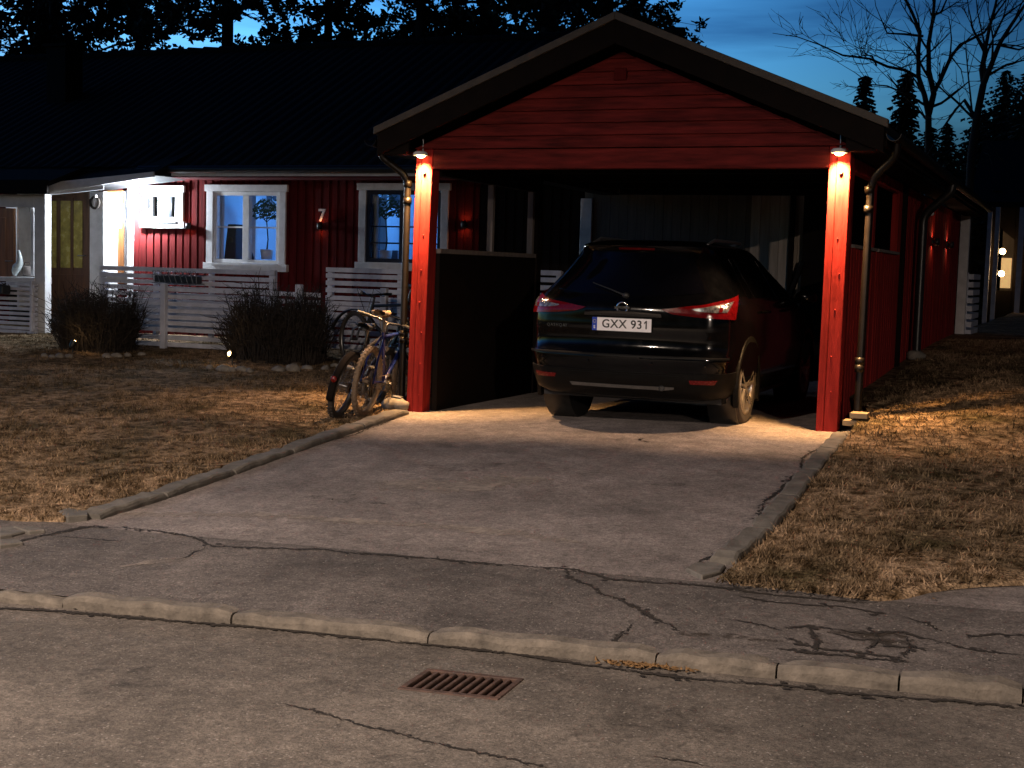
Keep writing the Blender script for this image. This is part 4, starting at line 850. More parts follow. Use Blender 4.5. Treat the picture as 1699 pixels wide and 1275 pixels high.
# ------------------------------------------------------------------ fences
def slat_fence(y, u0, u1, slats, posts, lab, extra=(), vmid=500, battens=(), group='white slatted fences', sw=.06, vb=None):
    um = (u0+u1)/2; xa_, xb_ = at_y(u0, vmid, y)[0], at_y(u1, vmid, y)[0]
    zb = min(at_y(um, slats[-1], y)[2], 9)-.0
    o = thing('slat_fence', ((xa_+xb_)/2, y, zb), lab, 'fence', group)
    b = MB()
    for v in slats:
        z = at_y(um, v, y)[2]; b.box(xa_, xb_, y-.012, y+.012, z-sw/2+random.uniform(-.003, .003), z+sw/2)
    b.build('slats', M['fence'], o, bevel=.004)
    for u, va, vb, w, dy in posts:
        x = at_y(u, vmid, y)[0]; b = MB(); b.box(x-w/2, x+w/2, y+dy, y+dy+.07, at_y(u, vb, y)[2], at_y(u, va, y)[2]); b.build('post', M['fence'], o, bevel=.005)
    return o
slat_fence(4.45, 166, 456, [448.5, 460, 469.5, 479.5, 490, 501, 512, 522, 532, 541], [(256, 451, 560, .06, .014), (348, 451, 560, .06, .014), (450, 448, 560, .09, .014), (170, 450, 560, .09, .014)], 'tall white slatted terrace screen below the lit small window')
slat_fence(4.05, 226, 532, [484, 496, 508, 520, 531, 541, 552, 565, 577], [(276, 470, 582, .085, -.084), (500, 472, 588, .085, -.084)], 'low white slatted fence with a front post between the two bushes')
slat_fence(4.40, 541, 668, [449, 459, 471, 483, 496, 505, 513, 524, 536], [(546, 447, 560, .07, .014), (662, 447, 560, .07, .014)], 'tall white slatted screen behind the bicycles under the half hidden window')
slat_fence(4.05, 533, 690, [528, 541, 553, 565, 577], [(641, 478, 590, .085, -.084)], 'low white slatted fence section behind the bicycle wheels')
slat_fence(4.85, -40, 63, [470.5, 478, 486, 494.5, 503, 511, 519, 527, 535, 543, 549], [(56, 466, 550, .05, -.06)], 'white slatted porch rail at the left edge of the photo', sw=.045)
slat_fence(4.5, 862, 931, [452, 464, 477, 490, 503, 516, 530], [(926, 450, 560, .07, .014)], 'white slatted screen glimpsed behind the left of the car', vmid=480)
# black planter box on the porch rail; wire planter on the screen; white plank on screen
p, q = at_y(-30, 480, 4.78), at_y(17, 480, 4.78); o = thing('planter_box', (q[0], 4.78, q[2]), 'black planter box hung on the white porch rail', 'planter')
b = MB(); b.box(p[0], q[0], 4.62, 4.80, q[2]-.07, q[2]+.06); b.build('box', M['black'], o, bevel=.012)
b = MB()
for k in range(60): x = random.uniform(p[0], q[0]); z = q[2]+.05; b.tube([(x, 4.71+random.uniform(-.06, .06), z), (x+random.uniform(-.03, .03), 4.71+random.uniform(-.1, .06), z+random.uniform(.02, .06))], .004, 4)
b.build('dead_plants', M['twig'], o)
p, q = at_y(257, 462, 4.3), at_y(331, 462, 4.3); zt, zb = at_y(290, 456, 4.3)[2], at_y(290, 470, 4.3)[2]
o = thing('wire_planter', ((p[0]+q[0])/2, 4.3, zb), 'long black wire flower trough hung on the white terrace screen', 'planter')
b = MB(); b.box(p[0]+.02, q[0]-.02, 4.26, 4.40, zb+.01, zt-.01); b.build('liner', M['black'], o, bevel=.01)
b = MB()
for zz in (zt, zb): b.tube([(p[0], 4.24, zz), (q[0], 4.24, zz)], .006, 6); b.tube([(p[0], 4.42, zz), (q[0], 4.42, zz)], .006, 6)
for k in range(9): t = k/8; x = p[0]+(q[0]-p[0])*t; b.tube([(x-.0, 4.238, zt), (x+.045 if k < 8 else x, 4.238, zb)], .005, 6)
for k in range(10): x = p[0]+(q[0]-p[0])*(k+.5)/10; b.tube([(x+.028*math.cos(a), 4.236, zt+.03+.028*math.sin(a)) for a in np.linspace(0, 2*PI, 11)], .0045, 5, False)
b.build('wire', M['silver'], o)
p, q = at_y(177, 461, 4.42), at_y(211, 461, 4.42); o = thing('wall_sign', (p[0], 4.42, p[2]), 'blank white strip board on the tall terrace screen near the wooden door', 'board')
b = MB(); b.box(p[0], q[0], 4.415, 4.435, p[2]-.022, p[2]+.022); b.build('board', M['white'], o, bevel=.003); o.name = 'strip_board'
# ------------------------------------------------------------------ car (local: x right, y forward from the rear bumper, z up)
CX, CY, CZ = 2.03, -.50, .055
car = thing('parked_car', (CX, CY, CZ), 'black hatchback suv parked nose in under the carport', 'car', track=False)
LV = np.array([  # z, rear y, front y, half width, rear corner, front corner, rear bulge
 (.22, .32, 4.05, .70, .26, .40, .02), (.25, .19, 4.20, .78, .28, .45, .03), (.30, .08, 4.30, .86, .30, .5, .045), (.40, .03, 4.36, .885, .30, .5, .06), (.52, .012, 4.377, .895, .28, .5, .065),
 (.575, .0, 4.377, .90, .27, .5, .065), (.605, .0, 4.375, .903, .27, .5, .065), (.63, .02, 4.37, .903, .27, .5, .06), (.66, .05, 4.36, .903, .27, .5, .055), (.74, .062, 4.34, .903, .27, .5, .05),
 (.84, .05, 4.28, .903, .27, .5, .05), (.92, .055, 4.10, .903, .27, .5, .05), (.97, .05, 3.70, .90, .28, .5, .055), (1.02, .055, 3.40, .893, .29, .45, .06), (1.06, .085, 3.28, .88, .30, .4, .06),
 (1.10, .13, 3.20, .862, .31, .38, .06), (1.2, .205, 3.03, .795, .33, .35, .06), (1.32, .295, 2.81, .715, .34, .32, .06), (1.42, .365, 2.62, .655, .34, .3, .06), (1.48, .395, 2.50, .62, .32, .3, .06),
 (1.505, .365, 2.43, .605, .30, .3, .07), (1.53, .35, 2.36, .585, .28, .3, .08), (1.552, .385, 2.24, .55, .27, .3, .09), (1.572, .51, 2.05, .48, .25, .3, .08), (1.586, .70, 1.80, .44, .22, .25, .05), (1.593, .95, 1.5, .25, .12, .12, .02)])
def lev(z): return [np.interp(z, LV[:, 0], LV[:, i]) for i in range(1, 7)]
def half_outline(z):
    yr, yf, hw, rc, fc, bl = lev(z); P = []
    xe = hw-rc
    for t in np.linspace(0, 1, 9)[:-1]: P.append((xe*t, yr+bl*t*t))
    for a in np.linspace(-90, 0, 11)[:-1]: P.append((xe+rc*math.cos(R_(a)), yr+bl+rc+rc*math.sin(R_(a))))
    y0, y1 = yr+bl+rc, yf-.05-fc
    for t in np.linspace(0, 1, 20)[:-1]: P.append((hw+.012*math.sin(PI*t), y0+(y1-y0)*t))
    for a in np.linspace(0, 90, 8)[:-1]: P.append((hw-fc+fc*math.cos(R_(a)), y1+fc*math.sin(R_(a))))
    for t in np.linspace(1, 0, 6): P.append(((hw-fc)*t, yf-.05*t*t))
    return np.array(P)
_oc = {}
def S(s, z):
    """point on the body skin: s = distance round from the rear centre line (negative to the left)"""
    k = round(z, 4)
    if k not in _oc:
        P = half_outline(z); d = np.concatenate([[0], np.cumsum(np.linalg.norm(np.diff(P, axis=0), axis=1))]); _oc[k] = (P, d)
    P, d = _oc[k]; a = abs(s); return np.array((math.copysign(np.interp(a, d, P[:, 0]), s) if s else 0., np.interp(a, d, P[:, 1]), z))
def Sn(s, z):
    e = .01; a = S(s+e, z)-S(s-e, z); c = S(s, z+e)-S(s, z-e); n = np.cross(a, c); n /= np.linalg.norm(n)
    return n
def y_to_s(y, z):
    P = half_outline(z); d = np.concatenate([[0], np.cumsum(np.linalg.norm(np.diff(P, axis=0), axis=1))]); i = (P[:, 1] > .6) & (P[:, 1] < 3.0) & (P[:, 0] > .3); return np.interp(y, P[i, 1], d[i])
zs = []
for a, c in zip(LV[:-1, 0], LV[1:, 0]): k = max(1, int((c-a)/.03)); zs += [a+(c-a)*i/k for i in range(k)]
zs.append(LV[-1, 0])
bm = MB(); vs = []; m = None
for z in zs:
    h = half_outline(z); full = [(x, y, z) for x, y in h]+[(-x, y, z) for x, y in h[-2:0:-1]]; m = len(full); vs += full
fs = [(j*m+i, j*m+(i+1) % m, (j+1)*m+(i+1) % m, (j+1)*m+i) for j in range(len(zs)-1) for i in range(m)]
fs += [tuple(range(m-1, -1, -1)), tuple(range((len(zs)-1)*m, len(zs)*m))]
bm.add(vs, fs, True); body = bm.build('body', M['paint'], car, world=False)
cut = MB()
for yy in (.88, 3.526):
    for s_ in (-1, 1): cut.lathe([(0, s_*.62), (.385, s_*.62), (.385, s_*1.2), (0, s_*1.2)], (0, yy, .345), 0, 40)
co = cut.build('cutter', M['black'], None); md = body.modifiers.new('wells', 'BOOLEAN'); md.operation = 'DIFFERENCE'; md.object = co; md.solver = 'EXACT'
dg = bpy.context.evaluated_depsgraph_get(); me = bpy.data.meshes.new_from_object(body.evaluated_get(dg)); body.modifiers.clear(); body.data = me; me.name = 'body'
bpy.data.objects.remove(co)
if not me.materials: me.materials.append(M['paint'])
try:
    me.set_sharp_from_angle(angle=R_(38))
except Exception: pass
OFF[body] = (0, 0, 0)
def patch(name, m, bot, top, off=.006, nu=18, nv=6, parent=car, thick=.012):
    """panel lying on the skin between two (s, z) curves, with its own thickness"""
    bot, top = np.array(bot, float), np.array(top, float)
    def cv(c, t): L_ = np.concatenate([[0], np.cumsum(np.linalg.norm(np.diff(c, axis=0), axis=1))]); L_ /= L_[-1]; return np.array([np.interp(t, L_, c[:, 0]), np.interp(t, L_, c[:, 1])])
    b = MB(); G = []
    for j in range(nv+1):
        for i in range(nu+1):
            p = cv(bot, i/nu)*(1-j/nv)+cv(top, i/nu)*(j/nv); q = S(*p); n = Sn(*p)
            if n @ (q-np.array((0, 2.0, q[2]))) < 0: n = -n
            G.append((q, n))
    n1 = nu+1; fr = [q+n*off for q, n in G]; bk = [q-n*thick for q, n in G]; N_ = len(G)
    fs = [(j*n1+i, j*n1+i+1, (j+1)*n1+i+1, (j+1)*n1+i) for j in range(nv) for i in range(nu)]
    rim = [i for i in range(n1)]+[j*n1+nu for j in range(1, nv+1)]+[nv*n1+i for i in range(nu-1, -1, -1)]+[j*n1 for j in range(nv-1, 0, -1)]
    b.add(fr+bk, fs, True); b.add([fr[i] for i in rim]+[bk[i] for i in rim], [(i, (i+1) % len(rim), (i+1) % len(rim)+len(rim), i+len(rim)) for i in range(len(rim))])
    return b.build(name, m, parent, world=False)
patch('rear_window', M['cglass'], [(-.66, 1.145), (-.4, 1.115), (0, 1.10), (.4, 1.115), (.66, 1.145)], [(-.50, 1.43), (-.3, 1.462), (0, 1.47), (.3, 1.462), (.50, 1.43)], .004, 26, 10)
for s_ in (-1, 1):
    f = lambda c: [(s_*a, z) for a, z in c]
    tl = patch('tail_light', M['redlens'], f([(.36, .985), (.42, .965), (.62, .945), (.82, .935), (.96, .93), (.99, .932)]), f([(.335, 1.0), (.5, 1.02), (.66, 1.038), (.77, 1.065), (.92, 1.10), (1.06, 1.13)]), .014, 22, 8)
    patch('clear_lens', M['clearlens'], f([(.60, .998), (.68, .985), (.78, .982), (.88, .985)]), f([(.58, 1.008), (.70, 1.022), (.80, 1.042), (.95, 1.072)]), .018, 16, 5, tl)
    patch('lens_bar', M['redlens'], f([(.80, .985), (.83, .985)]), f([(.815, 1.045), (.85, 1.052)]), .021, 3, 4, tl)
    patch('bumper_reflector', M['refl'], f([(.60, .395), (.80, .395)]), f([(.59, .425), (.82, .43)]), .017, 8, 3)
    # side windows
    for (ya, yb, yc_, yd) in ((.88, 1.0, 1.05, 1.12), (1.13, 1.16, 1.98, 1.98), (2.05, 2.05, 3.0, 2.62)):
        bot = [(s_*y_to_s(y, 1.10), 1.10) for y in np.linspace(ya, yc_, 6)]; top = [(s_*y_to_s(y, 1.44), 1.44) for y in np.linspace(yb, min(yd, 2.5), 6)]
        patch('side_window', M['cglass'], bot, top, .003, 8, 6)
    # cladding strip, sill, arch lips
    patch('side_cladding', M['trim'], [(s_*y_to_s(1.32, .26), .26), (s_*y_to_s(2.99, .26), .26)], [(s_*y_to_s(1.3, .40), .40), (s_*y_to_s(2.99, .40), .40)], .012, 12, 4)
    for yy in (.88, 3.526):
        b = MB(); a0, a1 = R_(-22), R_(202); n = 30; vs = []; q = 4
        for k in range(n+1):
            a = a0+(a1-a0)*k/n
            for r, dx in ((.382, -.05), (.382, .016), (.43, .018), (.44, -.02)): vs.append((s_*(.893+dx), yy+r*math.cos(a), .345+r*math.sin(a)))
        fs = [(k*q+i, k*q+(i+1) % q, (k+1)*q+(i+1) % q, (k+1)*q+i) for k in range(n) for i in range(q)]+[(3, 2, 1, 0), (n*q, n*q+1, n*q+2, n*q+3)]
        b.add(vs, fs, False); b.build('arch_trim', M['trim'], car, world=False)
        b = MB(); b.lathe([(.37, s_*.63), (.383, s_*.63), (.383, s_*.875), (.37, s_*.875)], (0, yy, .345), 0, 36, True); b.lathe([(0, s_*.64), (.37, s_*.64)], (0, yy, .345), 0, 36); b.build('wheel_well', M['black'], car, world=False)
        w = bpy.data.objects.new('wheel', None); COL.objects.link(w); w.parent = car; w.location = (s_*.785, yy, .34); OFF[w] = (0, 0, 0)
        b = MB(); pr = [(.245, -.105), (.30, -.112), (.325, -.105), (.34, -.085), (.341, -.05), (.333, -.047), (.333, -.04), (.341, -.037), (.342, -.004), (.334, -.002), (.334, .004), (.342, .006), (.341, .037), (.333, .04), (.333, .047), (.341, .05), (.34, .085), (.325, .105), (.30, .112), (.245, .105)]
        b.lathe(pr, (0, 0, 0), 0, 44); b.build('tyre', M['tyre'], w, world=False)
        b = MB(); b.lathe([(.246, s_*-.10), (.246, s_*.09), (.252, s_*.108), (.238, s_*.112), (.226, s_*.09), (.22, s_*-.09)], (0, 0, 0), 0, 44, True)
        b.lathe([(0, s_*.10), (.035, s_*.10), (.06, s_*.09), (.062, s_*.05), (0, s_*.05)], (0, 0, 0), 0, 24)
        for k in range(5):
            for da in (-.16, .16):
                a = k*2*PI/5+.3; a1_ = a+da*.55; a2 = a+da*1.35
                p0 = np.array((s_*.085, .045*math.cos(a1_), .045*math.sin(a1_))); p1 = np.array((s_*.098, .235*math.cos(a2), .235*math.sin(a2)))
                b.bar(p0, p1, .024, .03, (1, 0, 0))
        b.build('rim', M['rim'], w, world=False)
        b = MB(); b.lathe([(0, s_*.02), (.15, s_*.02), (.15, s_*.0), (0, s_*.0)], (0, 0, 0), 0, 30); b.build('brake_disc', M['rust'], w, world=False)
    b = MB(); P = [S(s_*y_to_s(y, 1.545), 1.545)*np.array((.93, 1, 1))+np.array((0, 0, .055 if 0 < i < 7 else .012)) for i, y in enumerate(np.linspace(.75, 2.25, 8))]
    b.tube(P, [.010]+[.015]*6+[.010], 8); b.build('roof_rail', M['silver'], car, world=False)
    b = MB(); b.blob((s_*1.0, 2.82, 1.10), .10, 14, 10, 0, (1.15, .65, .72)); b.bar((s_*.86, 2.86, 1.06), (s_*.95, 2.84, 1.07), .05, .05); b.build('door_mirror', M['paint'], car, world=False)
    for yy in (1.35, 2.3): q = S(s_*y_to_s(yy, .98), .98); b = MB(); b.tube([q+np.array((s_*.0, -.1, 0)), q+np.array((s_*.035, -.08, 0)), q+np.array((s_*.035, .08, 0)), q+np.array((s_*.0, .1, 0))], .012, 8); b.build('door_handle', M['paint'], car, world=False)
# bumper: black lower cladding, step line, tow cover, sensors
patch('bumper_cladding', M['trim'], [(-1.1, .262), (-.6, .258), (0, .258), (.6, .258), (1.1, .262)], [(-1.12, .49), (-.6, .475), (0, .47), (.6, .475), (1.12, .49)], .010, 40, 6)
patch('skid_plate', M['skid'], [(-.44, .335), (.30, .335), (.36, .33), (.40, .335), (.46, .345)], [(-.46, .362), (.46, .362)], .014, 20, 2)
patch('bumper_crease', M['trim'], [(-.95, .598), (0, .596), (.95, .598)], [(-.95, .616), (0, .615), (.95, .616)], .006, 40, 2)
patch('lower_lip', M['trim'], [(-.5, .44), (.5, .44)], [(-.5, .456), (.5, .456)], .016, 20, 2)
q = S(.36, .345); b = MB(); b.lathe([(.016, q[1]-.022), (.024, q[1]-.024), (.026, q[1]-.014), (.014, q[1]-.014)], (q[0], 0, q[2]), 1, 18, True); b.build('tow_eye_cover', M['black'], car, world=False)
for s_ in (-.72, -.28, .28, .72): q = S(s_, .55); n = Sn(s_, .55); n = n if n[1] < 0 else -n; b = MB(); b.blob(q+n*.0, .012, 10, 6); b.build('parking_sensor', M['paint'], car, world=False)
# tailgate: number plate, chrome garnish, emblem, lettering, wiper, third brake light
yp = S(0, .865)[1]-.014
pl_ = bpy.data.objects.new('number_plate', None); COL.objects.link(pl_); pl_.parent = car; pl_.location = (0, yp, .862); OFF[pl_] = (0, 0, 0)
b = MB(); b.box(-.262, .262, .0, .012, -.057, .057); b.build('plate_backing', M['black'], pl_, bevel=.004, world=False)
b = MB(); b.box(-.216, .260, -.004, -.0005, -.055, .055); b.build('plate_face', M['plate'], pl_, world=False)
b = MB(); b.box(-.260, -.217, -.004, -.0005, -.055, .055); b.build('country_strip', M['plateblue'], pl_, world=False)
tx = text_mesh('GXX 93', .098, .0012, 'plate_lettering', M['ink'], (.004, -.0055, .001), (R_(90), 0, 0), pl_, .0012, 1.08)
tv = np.array([v.co for v in tx.data.vertices]); x1 = .004+tv[:, 0].max()+.022; zl, zh = .001+tv[:, 1].min()+.001, .001+tv[:, 1].max()-.001
b = MB(); b.box(x1+.013, x1+.024, -.0067, -.0045, zl, zh); b.hexa([(x1, -.0067, zh-.028), (x1+.013, -.0067, zh-.017), (x1+.013, -.0045, zh-.017), (x1, -.0045, zh-.028), (x1, -.0067, zh-.016), (x1+.013, -.0067, zh-.002), (x1+.013, -.0045, zh-.002), (x1, -.0045, zh-.016)]); b.build('plate_lettering', M['ink'], pl_, world=False)
text_mesh('S', .034, .001, 'country_letter', M['plate'], (-.239, -.0055, -.028), (R_(90), 0, 0), pl_, .0008)
b = MB()
for k in range(12): a = k*PI/6; b.box(-.239+.013*math.cos(a)-.0018, -.239+.013*math.cos(a)+.0018, -.0055, -.0042, .022+.013*math.sin(a)-.0018, .022+.013*math.sin(a)+.0018)
b.build('star_ring', M['star'], pl_, world=False)
patch('tailgate_garnish', M['cglass'], [(-.34, .935), (.34, .935)], [(-.33, .975), (.33, .975)], .022, 20, 3)
q = S(0, 1.005); yq = q[1]-.012
b = MB(); b.lathe([(.040, yq-.008), (.052, yq-.008), (.054, yq+.014), (.038, yq+.014)], (q[0], 0, q[2]), 1, 28, True); b.box(-.066, .066, yq-.012, yq-.002, 1.005-.011, 1.005+.011); b.build('emblem', M['chrome'], car, world=False)
q = S(-.60, .835); n = Sn(-.60, .835); ang = math.atan2(n[0], -n[1]) if n[1] < 0 else math.atan2(-n[0], n[1])
text_mesh('QASHQAI', .036, .002, 'badge_lettering', M['chrome'], (q[0], q[1]-.012, q[2]), (R_(90), 0, ang), car, .0004, 1.3)
b = MB(); q = S(0, 1.105); b.blob(q+np.array((0, -.01, 0)), .026, 12, 8, 0, (1.3, .8, 1)); b.tube([q+np.array((0, -.02, .0)), q+np.array((-.15, .01, .05)), q+np.array((-.32, .06, .10))], [.01, .007, .005], 6); b.build('rear_wiper', M['black'], car, world=False)
patch('high_brake_light', M['redlens'], [(-.16, 1.497), (.16, 1.497)], [(-.16, 1.512), (.16, 1.512)], .006, 12, 2)
b = MB(); b.box(-.80, .80, .35, 4.1, .21, .30); b.build('underbody', M['black'], car, world=False)
for ch in list(car.children): pass
# ------------------------------------------------------------------ bicycles (local: rear axle end at y = 0, forward +y)
def bicycle(loc, rz, lean, lab, tyre, fr, sad, r=.325, guard=False, rack=False, steer=0.0, bars=.30, seat_h=.92, wb=1.02, fat=.026, fork='silver'):
    o = thing('bicycle', loc, lab, 'bicycle', None, track=False); o.rotation_euler = Euler((0, lean, rz), 'XYZ')
    def wheel(y, nm, rot=0):
        w = bpy.data.objects.new('wheel', None); COL.objects.link(w); w.parent = o; w.location = (0, y, r); w.rotation_euler = (0, 0, rot); OFF[w] = (0, 0, 0)
        b = MB(); pr = [(r-fat+fat*math.cos(a), fat*math.sin(a)) for a in np.linspace(0, 2*PI, 12, endpoint=False)]; b.lathe(pr, (0, 0, 0), 0, 48, True)
        for k in range(44):
            a = 2*PI*k/44
            for dx in (-.5, .5): c = np.array((fat*dx, (r-.002)*math.cos(a+dx*.06), (r-.002)*math.sin(a+dx*.06))); t = np.array((0, -math.sin(a), math.cos(a)))*.007; b.bar(c-t, c+t, .016, .01, (0, math.cos(a), math.sin(a)))
        b.build('tyre', tyre, w, world=False)
        b = MB(); q = r-fat*1.7; b.lathe([(q-.012, -.012), (q+.006, -.014), (q+.006, .014), (q-.012, .012)], (0, 0, 0), 0, 48, True); b.tube([(-.045, 0, 0), (.045, 0, 0)], .018, 10); b.build('rim', M['steel'] if tyre is not M['tanty'] else M['tanty'], w, world=False)
        b = MB()
        for k in range(28): a = 2*PI*k/28; a2 = a+(.35 if k % 2 else -.35); b.tube([(.03*(1 if k % 4 < 2 else -1), .018*math.cos(a2), .018*math.sin(a2)), (0, q*math.cos(a), q*math.sin(a))], .0012, 3, False)
        b.build('spokes', M['steel'], w, world=False); return w
    wheel(0, 'r'); wheel(wb, 'f', steer)
    bb = np.array((0, .43, .29)); st_ = np.array((0, .25, seat_h-.16)); hd0 = np.array((0, wb-.22, .58)); hd1 = np.array((0, wb-.26, .74)); ra = np.array((0, 0, r))
    b = MB(); b.tube([bb, st_], .017, 10); b.tube([bb, hd0], .021, 10); b.tube([st_-np.array((0, -.02, .05)), hd1], .018, 10); b.tube([hd0-np.array((0, -.01, .03)), hd1+np.array((0, -.005, .02))], .023, 10)
    for s_ in (-1, 1): b.tube([bb+np.array((s_*.03, 0, 0)), ra+np.array((s_*.06, .08, .0)), ra+np.array((s_*.06, 0, 0))], .010, 8); b.tube([st_-np.array((-s_*.015, 0, .05)), ra+np.array((s_*.05, .06, .2)), ra+np.array((s_*.06, 0, 0))], .009, 8)
    b.build('frame', fr, o, world=False)
    b = MB(); fa = np.array((0, wb, r))
    for s_ in (-1, 1): b.tube([hd0+np.array((s_*.045, .0, -.03)), fa+np.array((s_*.055, -.03, .12)), fa+np.array((s_*.055, 0, 0))], .014, 8)
    b.tube([hd0+np.array((-.05, 0, -.03)), hd0+np.array((.05, 0, -.03))], .016, 8); b.build('fork', M[fork], o, world=False)
    b = MB(); st2 = hd1+np.array((0, -.02, .10)); b.tube([hd1, st2, st2+np.array((0, .06, .02))], .015, 8); c = st2+np.array((0, .06, .02))
    b.tube([c+np.array((-bars, -.09, .03)), c+np.array((-.12, 0, .02)), c, c+np.array((.12, 0, .02)), c+np.array((bars, -.09, .03))], .012, 8); hb = b.build('handlebar', M['bframe'], o, world=False)
    for s_ in (-1, 1):
        b = MB(); e = c+np.array((s_*bars, -.09, .03)); b.tube([e, e-np.array((s_*.11, -.045, .004))], .018, 10); b.build('grip', M['black'], hb, world=False)
        b = MB(); e2 = e-np.array((s_*.13, -.05, .0)); b.tube([e2, e2+np.array((s_*.02, .05, -.02)), e2+np.array((s_*.1, .03, -.03))], .006, 6); b.build('brake_lever', M['steel'], hb, world=False)
        b = MB(); b.tube([e2, e2+np.array((0, .12, .06)), hd0+np.array((s_*.03, .06, .1)), hd0+np.array((s_*.03, .02, -.05))], .004, 5); b.build('cable', M['black'], hb, world=False)
    b = MB(); b.tube([st_, st_+np.array((0, -.045, .15))], .013, 8); b.build('seat_post', M['steel'], o, world=False)
    b = MB(); sp = st_+np.array((0, -.05, .16))
    def sadf(u, v):
        y = -.13+.27*u; w = (.075*(1-u)**1.3+.02)*(1 if u > .04 else .6); a = PI*(v*1.5-.25); return (w*math.cos(a), sp[1]+y, sp[2]+.028*math.sin(a)+.02*(1-u)*(1-u)+.008*u)
    b.grid(sadf, 14, 10); b.box(-.02, .02, sp[1]-.1, sp[1]+.08, sp[2]-.025, sp[2]-.005); b.build('saddle', sad, o, world=False)
    b = MB(); b.tube([bb+np.array((-.06, 0, 0)), bb+np.array((.06, 0, 0))], .02, 10); b.lathe([(.03, .05), (.085, .05), (.09, .053), (.085, .056), (.03, .056)], bb, 0, 26, True)
    for s_ in (-1, 1): pe = bb+np.array((s_*.075, .10*s_, -.13*s_)); b.bar(bb+np.array((s_*.07, 0, 0)), pe, .02, .012, (1, 0, 0))
    ck = b.build('crank', M['steel'], o, world=False)
    for s_ in (-1, 1): pe = bb+np.array((s_*.075, .10*s_, -.13*s_)); b = MB(); x0, x1 = sorted((pe[0]+s_*.01, pe[0]+s_*.10)); b.box(x0, x1, pe[1]-.04, pe[1]+.04, pe[2]-.012, pe[2]+.012); b.build('pedal', M['silver'], ck, bevel=.006, world=False)
    b = MB(); b.tube([(.05, .43, .375), (.052, .0, r+.035)], .004, 5); b.tube([(.05, .43, .205), (.052, .0, r-.035)], .004, 5); b.lathe([(.02, .044), (.045, .044), (.045, .052), (.02, .052)], (0, 0, r), 0, 18, True); b.build('chain', M['rust'], o, world=False)
    if guard:
        for y, a0, a1 in ((0, 20, 200), (wb, 15, 150)):
            b = MB(); rr = r+.025; n = 20; vs = []
            for k in range(n+1):
                a = R_(a0+(a1-a0)*k/n)
                for dx, dr in ((-.034, -.012), (-.02, .0), (.02, .0), (.034, -.012)): vs.append((dx, y+(rr+dr)*math.cos(a), r+(rr+dr)*math.sin(a)))
            b.add(vs, [(k*4+i, k*4+i+1, k*4+i+5, k*4+i+4) for k in range(n) for i in range(3)], True); mg = b.build('mudguard', M['dark'] if y == 0 else M['bframe'], o, world=False); sm = mg.modifiers.new('thick', 'SOLIDIFY'); sm.thickness = .003
        b = MB(); a = R_(165); b.blob((0, (r+.045)*math.cos(a), r+(r+.045)*math.sin(a)), .03, 10, 8, 0, (1, .5, 1)); b.build('rear_reflector', M['refl'], o, world=False)
    if rack:
        b = MB()
        for s_ in (-1, 1): b.tube([(s_*.05, -.28, r+.42), (s_*.05, .16, r+.42)], .006, 6); b.tube([(s_*.06, 0, r), (s_*.05, -.05, r+.42)], .005, 6)
        for y in (-.26, -.1, .06): b.tube([(-.05, y, r+.42), (.05, y, r+.42)], .005, 6)
        b.build('rack', M['black'], o, world=False)
    return o
# A and B stand nose in beside the post, C behind them across
pb = on_left(600, 692); pa = on_left(552, 694)
GZf = lambda p: GL(p[0], p[1])
bicycle((pb[0]+.0, pb[1]+.02, GZf(pb)+.0), R_(8), R_(7), 'blue bicycle with tan knobbly tyres leaning beside the red post', M['tanty'], M['blue'], M['saddle'], r=.325, seat_h=.93)
bicycle((pa[0]-.0, pa[1]+.06, GZf(pa)+.0), R_(9), R_(15), 'black bicycle with mudguards and chunky tyres, outermost of the leaning bicycles', M['tyre'], M['bframe'], M['black'], r=.30, guard=True, seat_h=.84, wb=.98, fat=.03)
pc = on_left(586, 611); dc = np.array((-math.sin(R_(82)), math.cos(R_(82)))); rc_ = pc[:2]-dc*1.02
bicycle((rc_[0], rc_[1], GL(rc_[0], rc_[1])), R_(82), R_(2), 'black bicycle standing crosswise behind the two leaning bicycles', M['tyre'], M['bframe'], M['black'], r=.335, steer=R_(-22), seat_h=.98, guard=True)
